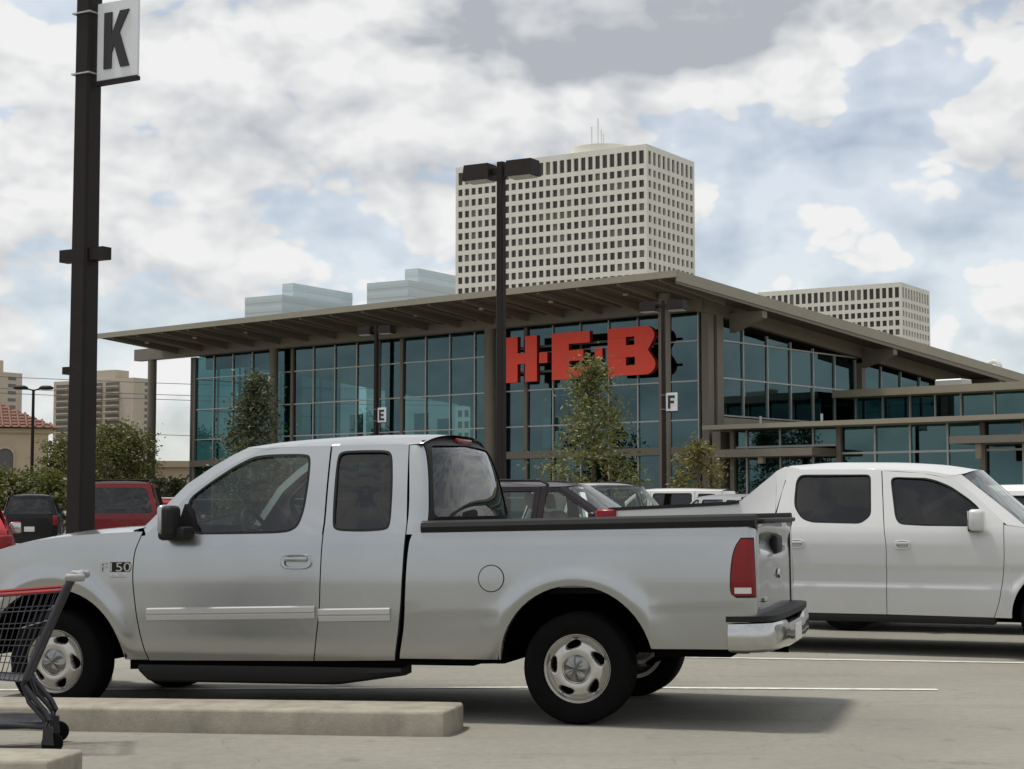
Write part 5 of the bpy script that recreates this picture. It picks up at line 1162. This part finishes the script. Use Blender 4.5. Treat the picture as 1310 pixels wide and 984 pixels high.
def pale_block(label, c1, h1, l1, r1, c2, h2, l2, r2):
    root = thing('office_block', label, 'office block', (c1[0], c1[1], 0), R(57.8), 'pale glass office blocks behind the store roof')
    MB().box(0, r1, 0, l1, 0, h1).build('lower_block', M_PANEL, root, smooth=0)
    d = Matrix.Rotation(-R(57.8), 3, 'Z') @ Vector((c2[0]-c1[0], c2[1]-c1[1], 0)); MB().box(d.x, d.x+r2, d.y, d.y+l2, h1*.5, h2).build('upper_block', M_PANEL, root, smooth=0)
    for k in range(12):
        z = h1-1.2-3.9*k; b = MB(); b.box(-.12, r1-.02, -.12, -.004, z-1.5, z); b.box(-.12, -.004, -.004, l1-.02, z-1.5, z); b.build('window_band', M_PBAND, root, smooth=0)
    for k in range(2):
        z = h2-1.5-3.9*k; b = MB(); b.box(d.x-.12, d.x+r2-.02, d.y-.12, d.y-.004, z-1.5, z); b.box(d.x-.12, d.x-.004, d.y-.004, d.y+l2-.02, z-1.5, z); b.build('window_band', M_PBAND, root, smooth=0)
pale_block('pale grey stepped office block seen apart over the store eave', (-94.1, 700), 88.6, 20.0, 52, (-92.3, 720), 96.0, 5.8, 41)
pale_block('pale grey stepped office block touching the tall beige tower', (-42.6, 700), 94.7, 21.0, 60, (-39.6, 720), 102.3, 6.8, 44)
M_CONDO = mat('condo_wall', (0.46, 0.40, 0.32), 0.9, var=.07, vscale=.1); M_CONDOD = mat('condo_window', (0.11, 0.105, 0.10), 0.4, var=.3, vscale=.05)
def condo(label, corner, phi, top, LL, LR, floors, bays, pent=None, fh=3.0):
    root = thing('apartment_tower', label, 'apartment tower', (corner[0], corner[1], 0), phi, 'apartment towers far left')
    MB().box(0, LR, 0, LL, 0, top).build('wall', M_CONDO, root, smooth=0)
    for f in range(floors):
        z = top - 2.6 - f*fh
        for (a, b) in bays:
            MB().box(-.05, -.004, a, b, z-1.0, z+.9).build('window', M_CONDOD, root, smooth=0)
            MB().box(-1.4, -.06, a-.2, b+.2, z-1.35, z-.75).build('balcony', M_CONDO, root, smooth=0)
        MB().box(LR*.55, LR*.8, -.06, -.004, z-.8, z+.7).build('window', M_CONDOD, root, smooth=0)
    if pent: MB().box(*pent).build('penthouse', M_CONDO, root, smooth=0)
condo('beige slab apartment tower with banded balconies behind the K pole', (-176.5, 800), R(57.8), 62.1, 52.8, 13.4, 15, [(9, 18), (20, 29), (31, 40), (42, 51)], (2, 11, 14, 28, 62.05, 66.5))
condo('stepped beige apartment tower behind the tiled roof building', (-231, 760), R(57.8), 62.0, 40, 18, 12, [(2, 9), (12, 19)], (3, 14, 8, 30, 61.9, 68), 3.2)

def med_building():
    # cream building with arched window and hipped clay-tile roof
    wm = mat('cream_stucco', (0.50, 0.41, 0.28), 0.9, var=.06, vscale=.6); tm = mat('clay_tile', (0.17, 0.075, 0.05), 0.8, var=.25, vscale=3)
    c = at_depth(62, 560, 112); root = thing('tiled_roof_building', 'cream stucco building with arched window and red clay tile roof', 'building', (c.x, c.y, 0), R(20))
    W, D, Hh = 22.0, 16.0, 6.2; aw = (-2.9, .62, 4.0, 2.4)
    wl = MB(); wl.box(-W, 0, 0, D, 0, Hh); wl.build('wall', wm, root, smooth=0)
    MB().box(-W-.25, .25, -.25, D+.25, Hh, Hh+.28).build('cornice', wm, root, smooth=0); MB().box(-W-.08, .08, -.1, -.004, 2.6, 2.85).build('string_course', wm, root, smooth=0)
    MB().box(-W, 3.6, .3, D, 0, 3.3).build('lower_range', wm, root, smooth=0)
    for k in range(4):
        cx = -2.7-4.6*k; o = [(cx-.62, 3.5), (cx+.62, 3.5)] + [(cx+.62*math.cos(a), 4.75+.62*math.sin(a)) for a in [math.pi*i/12 for i in range(13)]]
        fr = MB(); inn = scale_poly(o, (cx, 4.2), .84); fr.strip([(p[0], -.12, p[1]) for p in o], [(p[0], -.12, p[1]) for p in inn], closed=True); fr.strip([(p[0], -.12, p[1]) for p in o], [(p[0], -.003, p[1]) for p in o], closed=True); f = fr.build('window_frame', wm, root, smooth=0)
        gl = MB(); gl.add([(p[0], -.03, p[1]) for p in inn], [tuple(range(len(inn)))]); gl.build('window', M_CONDOD, f, smooth=0)
        sl = MB(); sl.box(cx-.4, cx+.5, -.1, -.003, 1.2, 2.2); sl.build('shop_window', mat('brick_red', (.28, .07, .05), .8), root, smooth=0)
    # hipped roof of clay tile courses
    e = .7; zb, zt = Hh+.28, Hh+2.3; ins = 4.2; n = 9
    rb = MB()
    for k in range(n):
        t0, t1 = k/n, (k+1)/n
        def rect(t, dz): i = ins*t; return [(-W-e+i, -e+i, zb+(zt-zb)*t+dz), (e-i, -e+i, zb+(zt-zb)*t+dz), (e-i, D+e-i, zb+(zt-zb)*t+dz), (-W-e+i, D+e-i, zb+(zt-zb)*t+dz)]
        rb.strip(rect(t0, .07), rect(t1, 0.0), closed=True); rb.strip(rect(t1, 0.0), rect(t1, .07), closed=True)
    rb.add(rect(1, .07), [(0, 1, 2, 3)]); ro = rb.build('roof', tm, root, smooth=0)
    for k in range(46):
        x = -W-e+.3+k*.5; i2 = min(ins, (x+W+e), (e-x)); 
        if i2 > .2: t = MB(); t.tube([(x, -e-.05, zb+.09), (x, -e+i2, zb+.09+(zt-zb)*i2/ins)], .085, 5); t.build('tile_ridge', tm, ro, smooth=40)
med_building()
def arcade():
    wm = mat('tan_stucco', (0.40, 0.32, 0.22), 0.9, var=.06, vscale=.6); c = at_depth(248, 620, 125)
    root = thing('arcade_building', 'low tan building with arched openings beyond the store corner', 'building', (c.x, c.y, 0), R(4))
    MB().box(-9, 3, 0, 8, 0, 4.3).build('wall', wm, root, smooth=0); MB().box(-9.3, 3.3, -.3, 8.3, 4.3, 4.75).build('parapet', wm, root, smooth=0)
    for k in range(5):
        cx = -1.0-1.9*k+1.2; o = [(cx-.6, .1), (cx+.6, .1)] + [(cx+.6*math.cos(a), 2.3+.6*math.sin(a)) for a in [math.pi*i/10 for i in range(11)]]
        g = MB(); g.prism(o, -.08, -.004, 'y'); g.build('arch_window', M_CONDOD, root, smooth=0)
arcade()

# ------------------------------------------------------------------ trees and shrubs
M_BARK = mat('bark', (0.09, 0.07, 0.052), 0.9, var=.25, vscale=6, bump=.5, bscale=20)
M_LEAF_O = leaf_mat('oak_leaf', (0.060, 0.072, 0.018), (0.22, 0.22, 0.06))
M_LEAF_D = leaf_mat('dark_leaf', (0.030, 0.042, 0.015), (0.10, 0.11, 0.038))
M_LEAF_Y = leaf_mat('yellow_leaf', (0.085, 0.095, 0.025), (0.24, 0.20, 0.055))
def tree(name, label, px, d, h, cr, cz0, nclump, nleaf, ls, m, seed, trunk_r=.09, group=None, shape='oval', cat='tree', spread=.30):
    rnd = random.Random(seed); p = at_depth(px, 650, d); root = thing(name, label, cat, (p.x, p.y, 0), rnd.random()*6, group)
    tb = MB(); ts = []; x = y = 0
    for i in range(7):
        z = h*.85*i/6; ts.append((x, y, z-(.05 if i == 0 else 0))); x += rnd.uniform(-.05, .05)*h/6; y += rnd.uniform(-.05, .05)*h/6
    tb.tube(ts, [trunk_r*(1-.13*i) for i in range(7)], 8); cl = []
    for k in range(nclump):
        u = (k+rnd.random())/nclump; z = cz0 + (h-cz0)*u
        if shape == 'oval': rad = cr*(math.sin(math.pi*min(1, .12+.86*u))**.65)*(1.05-.45*u)
        elif shape == 'cone': rad = cr*(1.02-u)**.85*(1 if u > .12 else .8)
        else: rad = cr*math.sqrt(max(.05, 1-(u-.15)**2*1.15))
        a = rnd.random()*2*math.pi; rr = rad*math.sqrt(rnd.uniform(.05, 1)); c = Vector((rr*math.cos(a), rr*math.sin(a), z + rnd.uniform(-.1, .1))); cl.append((c, spread*cr*rnd.uniform(.55, 1.15)))
        if k % 3 == 0:
            zz = max(.25*h*.6, z-.5*rr-.25); j = min(5, int(zz/(h*.85)*6)); b = Vector(ts[j]).lerp(Vector(ts[j+1]), .5)
            tb.tube([b, b.lerp(c, .55)+Vector((0, 0, -.06*rr)), c], [trunk_r*.35, trunk_r*.22, trunk_r*.09], 5)
    tb.build('trunk', M_BARK, root, smooth=60)
    vs = []; fs = []
    for k in range(nleaf):
        c, s = cl[rnd.randrange(len(cl))]
        q = c + Vector((rnd.gauss(0, s*.6), rnd.gauss(0, s*.6), rnd.gauss(0, s*.45)))
        if q.z < .15: q.z = .15+rnd.random()*.2
        a = Vector((rnd.gauss(0, 1), rnd.gauss(0, 1), rnd.gauss(0, .7))).normalized(); b = a.cross(Vector((rnd.gauss(0, 1), rnd.gauss(0, 1), rnd.gauss(0, 1)))).normalized(); l = ls*rnd.uniform(.6, 1.3); o = len(vs)
        vs += [q-a*l, q+b*l*.42, q+a*l, q-b*l*.42]; fs.append((o, o+1, o+2, o+3))
    cb = MB(); cb.v = [tuple(v) for v in vs]; cb.f = fs; cb.m = [0]*len(fs); cb.build('crown', m, root, smooth=0, recalc=False); return root
tree('oak_tree', 'young loose oak tree in front of the red store letters', 757, 50, 5.55, 2.05, .7, 100, 6500, .075, M_LEAF_O, 3, .08, 'young trees in the lot', 'cone', spread=.22)
tree('oak_tree', 'dense dark cone shaped tree before the left part of the store glass', 325, 62, 6.0, 2.0, .6, 100, 8500, .085, M_LEAF_D, 8, .09, 'young trees in the lot', 'cone', spread=.26)
tree('young_tree', 'small yellow green tree beside the corner column of the store', 895, 46, 3.1, .95, .5, 40, 3200, .07, M_LEAF_Y, 5, .05, 'young trees in the lot', 'oval')
tree('oak_tree', 'broad olive green tree between the K pole and the store', 148, 92, 5.6, 2.3, 1.0, 70, 12000, .11, M_LEAF_O, 12, .16, 'trees at the far left of the lot', 'dome')
tree('oak_tree', 'round tree rising behind the K pole', 88, 96, 5.3, 1.9, 1.0, 70, 8000, .12, M_LEAF_O, 31, .16, 'trees at the far left of the lot', 'dome')
tree('low_tree', 'low shrubby tree right of the broad tree, beside the store end column', 212, 88, 2.7, 1.4, .3, 40, 3000, .13, M_LEAF_D, 14, .07, 'trees at the far left of the lot', 'dome')
for i, (px, d, h, cr, lb) in enumerate(((-8, 84, 3.0, 1.9, 'clipped green hedge tree at the lot edge, farthest from the K pole'), (30, 86, 2.8, 1.8, 'clipped green hedge tree at the foot of the slim post lamp'), (62, 84, 3.0, 1.8, 'clipped green hedge tree at the lot edge, next to the K pole'))):
    tree('hedge_tree', lb, px, d, h, cr, .3, 50, 4500, .14, M_LEAF_O if i != 1 else M_LEAF_D, 40+i, .08, 'hedge along the far lot edge', 'dome')
for i, (x, y, h) in enumerate(((-62, 60, 7), (-70, 40, 8), (-58, 22, 7), (-75, 78, 9), (-66, 4, 8))):
    p = 655+FOC*x/max(y, 1); r = tree('street_tree', ['street tree beyond the side of the lot, between the utility pole and the store lawn', 'tallest but one street tree left of the lot', 'street tree left of the lot, level with the silver truck', 'tallest street tree left of the lot', 'street tree left of the lot, level with the camera'][i], 655, 30, h, 3.0, 1.6, 60, 4500, .2, M_LEAF_D, 70+i, .18, 'street trees left of the lot, outside the view', 'dome'); r.location = (x, y, 0)

# ------------------------------------------------------------------ utility wires in the left sky
def wires():
    a = Vector((-46, 118, 0)); b = Vector((14, 140, 0)); M_WOOD = mat('pole_wood', (.10, .08, .06), .9, var=.2)
    for q, lb in ((a, 'wooden utility pole carrying the wires, left of the tiled roof building'), (b, 'wooden utility pole carrying the wires, behind the store')):
        r = thing('utility_pole', lb, 'utility pole', tuple(q), R(20)); MB().tube([(0, 0, -.1), (0, 0, 11.6)], [.17, .12], 8).build('pole', M_WOOD, r, smooth=50); MB().box(-1.1, 1.1, -.06, .06, 10.7, 10.85).build('cross_arm', M_WOOD, r, smooth=0)
    wm = mat('wire', (.04, .04, .045), .6)
    for k, (z, s, nm) in enumerate(((10.9, .5, 'topmost'), (10.1, .55, 'second'), (9.8, .6, 'third'), (7.3, .7, 'fourth'), (4.9, .4, 'lowest'))):
        pts = [tuple(a.lerp(b, t)+Vector((0, 0, z - s*4*t*(1-t)))) for t in [i/16 for i in range(17)]]
        tag(MB().tube(pts, .022 if k < 4 else .04, 4).build('power_line', wm, smooth=40), nm+' overhead wire crossing the gap beside the store', 'wire', 'overhead wires')
wires()

# ------------------------------------------------------------------ shopping cart
def cart():
    M_WIRE = mat('cart_wire', (.07, .07, .08), .4, .7); M_FR = mat('cart_frame', (.05, .05, .058), .4, .5); M_CRED = mat('cart_red', (.35, .03, .035), .5); M_GRIP = mat('cart_grip', (.30, .29, .29), .5)
    p = at_depth(62, 700, 9.78); z0 = gz(p.x, p.y); hw = .27
    root = thing('shopping_cart', 'grey wire shopping cart with red rim strip, standing between the kerbs', 'shopping cart', (p.x-.005, p.y+.25, z0), R(11))
    # basket corner lines, x to the left of the rear wheel; rear gate slopes with the frame
    def side(t, v, s):          # t 0 rear .. 1 front, v 0 bottom .. 1 top
        xr = lerp(-.15, .045, v); xf = lerp(-.80, -.90, v); zb = lerp(.40, .46, t); zt = lerp(.905, .84, t); y = lerp(hw-.02, hw-.09, t)*(.86+.14*v)
        return Vector((lerp(xr, xf, t), s*y, lerp(zb, zt, v)))
    for s in (-1, 1):
        b = MB()
        for i in range(27): t = i/26; b.tube([side(t, 0, s), side(t, 1, s)], .0023, 4, cap=False)
        for j in range(6): v = j/5; b.tube([side(0, v, s), side(1, v, s)], .0028 if j not in (0, 5) else .0055, 5, cap=False)
        tag(b.build('basket_side', M_WIRE, root, smooth=60), kind='stuff')
        r = MB(); A = side(0, 1, s); B = side(1, 1, s); o = Vector((0, s*.006, .010)); r.tube([A+o, B+o], .011, 6); r.build('rim_strip', M_CRED, root, smooth=50)
        f = MB(); f.tube([(.10, s*(hw-.01), .985), (.075, s*hw, .965), (.05, s*hw, .92), (-.155, s*hw, .42), (-.16, s*hw, .385), (-.12, s*hw, .33), (-.045, s*hw, .24), (-.02, s*hw, .19), (-.03, s*hw, .14)], .0165, 8); f.build('frame_upright', M_FR, root, smooth=60)
        f2 = MB(); f2.tube([(-.17, s*(hw-.02), .40), (-.13, s*(hw-.01), .29), (-.05, s*(hw-.005), .20), (-.03, s*hw, .15), (-.25, s*(hw-.03), .165), (-.85, s*(hw-.10), .17)], .0145, 8); f2.build('frame_rail', M_FR, root, smooth=60)
        for x in (0.0, -.78):
            y = s*(hw if x == 0 else hw-.09); c = MB(); c.hexa([(x-.055, y-.018, .055), (x+.01, y-.018, .05), (x+.01, y+.018, .05), (x-.055, y+.018, .055), (x-.05, y-.022, .155), (x+.0, y-.022, .15), (x+.0, y+.022, .15), (x-.05, y+.022, .155)]); fk = c.build('caster_fork', M_FR, root, smooth=0)
            w = MB(); w.lathe_y([(.0, y-.014), (.025, y-.016), (.055, y-.014), (.060, y-.006), (.060, y+.006), (.055, y+.014), (.025, y+.016), (0, y+.014)], 22, x, .060); w.build('caster_wheel', M_RUBBER, root, smooth=40)
    for t, nm in ((0, 'rear_gate'), (1, 'basket_front')):
        b = MB()
        for i in range(13): k = -1+2*i/12; b.tube([(side(t, 0, 1).x, k*side(t, 0, 1).y, side(t, 0, 1).z), (side(t, 1, 1).x, k*side(t, 1, 1).y, side(t, 1, 1).z)], .0023, 4, cap=False)
        for j in range(7): v = j/6; b.tube([side(t, v, -1), side(t, v, 1)], .003, 4, cap=False)
        tag(b.build(nm, M_WIRE, root, smooth=60), kind='stuff')
    b = MB()
    for i in range(13): k = -1+2*i/12; A = side(0, 0, 1); B = side(1, 0, 1); b.tube([(A.x, k*A.y, A.z), (B.x, k*B.y, B.z)], .0023, 4, cap=False)
    for i in range(14): t = i/13; b.tube([side(t, 0, -1), side(t, 0, 1)], .0028, 4, cap=False)
    tag(b.build('basket_floor', M_WIRE, root, smooth=60), kind='stuff')
    # child seat flap, folded
    b = MB()
    for i in range(9): k = -1+2*i/8; b.tube([(-.10, k*.2, .60), (-.03, k*.22, .80)], .0025, 4, cap=False)
    b.tube([(-.035, -.23, .80), (-.035, .23, .80)], .006, 6); b.tube([(-.18, -.22, .70), (-.01, -.24, .75)], .007, 6); tag(b.build('child_seat', M_WIRE, root, smooth=60), kind='stuff')
    h = MB(); h.tube([(.115, -hw-.005, .99), (.118, 0, .99), (.115, hw+.005, .99)], .021, 10); h.build('handle', M_GRIP, root, smooth=60)
    for s in (-1, 1): g = MB(); g.rbox(.05, .165, s*hw-.02, s*hw+.02, .962, 1.006, .016, 2); g.build('handle_end', M_GRIP, root, smooth=50)
    t = MB(); t.rbox(-.86, -.06, -.20, .20, .135, .175, .012, 2); t.build('lower_tray', M_FR, root, smooth=40)
cart()

# ------------------------------------------------------------------ other parked cars
def place(spec, name, label, cat, px, d, rz, ref, group='cars parked in the lot'):
    p = at_depth(px, 650, d); off = Matrix.Rotation(rz, 3, 'Z') @ Vector((ref[0], ref[1], 0)); q = Vector((p.x-off.x, p.y-off.y, 0))
    return vehicle(name, label, cat, spec, q, rz, 0.0, group)
s = suv_spec(M_DKRED, H=1.93, HW=.99, WB=3.0, FO=.95, RO=1.05, belt=1.16, rack=2, rake=.07, R0=.38, wheelkey='bigsuv')
place(s, 'sport_utility_vehicle', 'dark red tall SUV with roof rack, tail towards the lane, by the K pole', 'SUV', 150, 36, -R(80), (4.05, 0))
s = suv_spec(M_BLACKP, H=1.80, HW=.94, WB=2.75, belt=1.08, rack=1)
place(s, 'sport_utility_vehicle', 'black SUV with dark rear window, parked left of the dark red SUV', 'SUV', 38, 55, -R(77), (3.61, 0))
s = suv_spec(M_RED, H=1.50, HW=.90, WB=2.6, belt=.97, rake=.22, R0=.32, wheelkey='small')
place(s, 'hatchback_car', 'bright red hatchback seen only by its rear corner, behind the truck hood', 'car', -70, 22, -R(72), (3.46, 0))
s = suv_spec(M_RED, H=1.66, HW=.88, WB=2.6, belt=1.02, R0=.33, rake=.16, wheelkey='small')
place(s, 'hatchback_car', 'bright red small SUV right of the dark red SUV, behind the truck windshield', 'car', 214, 50, -R(81), (3.46, 0))
s = suv_spec(M_PLUM, H=1.70, HW=.92, WB=2.8, belt=1.12, rack=1, rake=.18, hdr=1.12, glassR=M_GL_CLEAR)
place(s, 'station_wagon', 'near black wagon with slanted windshield behind the silver truck bed', 'car', 822, 22.3, R(180-19), (0, .85))
s = suv_spec(M_GREYP, H=1.80, HW=.91, WB=2.65, belt=1.06, rack=1, glassR=M_GL_CLEAR)
place(s, 'sport_utility_vehicle', 'silver grey SUV with its front to the lane, under the loose oak', 'SUV', 822, 30, R(114), (0, 0))
s = suv_spec(M_CREAM, H=1.82, HW=.91, WB=2.65, belt=1.06, rack=0)
place(s, 'sport_utility_vehicle', 'white SUV showing side windows beside the silver grey SUV', 'SUV', 944, 41, -R(22), (3.4, 0))
s = suv_spec(paint('pale_silver_paint', (.42, .43, .43), .4), H=1.66, HW=.89, WB=2.6, belt=1.02)
place(s, 'sport_utility_vehicle', 'pale silver car half hidden by the white pickup sail panel', 'car', 985, 38, -R(66), (3.3, 0))
s = suv_spec(paint('bright_white_paint', (.74, .74, .72)), H=1.60, HW=.88, WB=2.65, belt=1.0, R0=.33, rake=.2, wheelkey='small2')
place(s, 'station_wagon', 'bright white wagon parked just beyond the white crew cab pickup', 'car', 1083, 19.0, -R(21), (0, -.80))
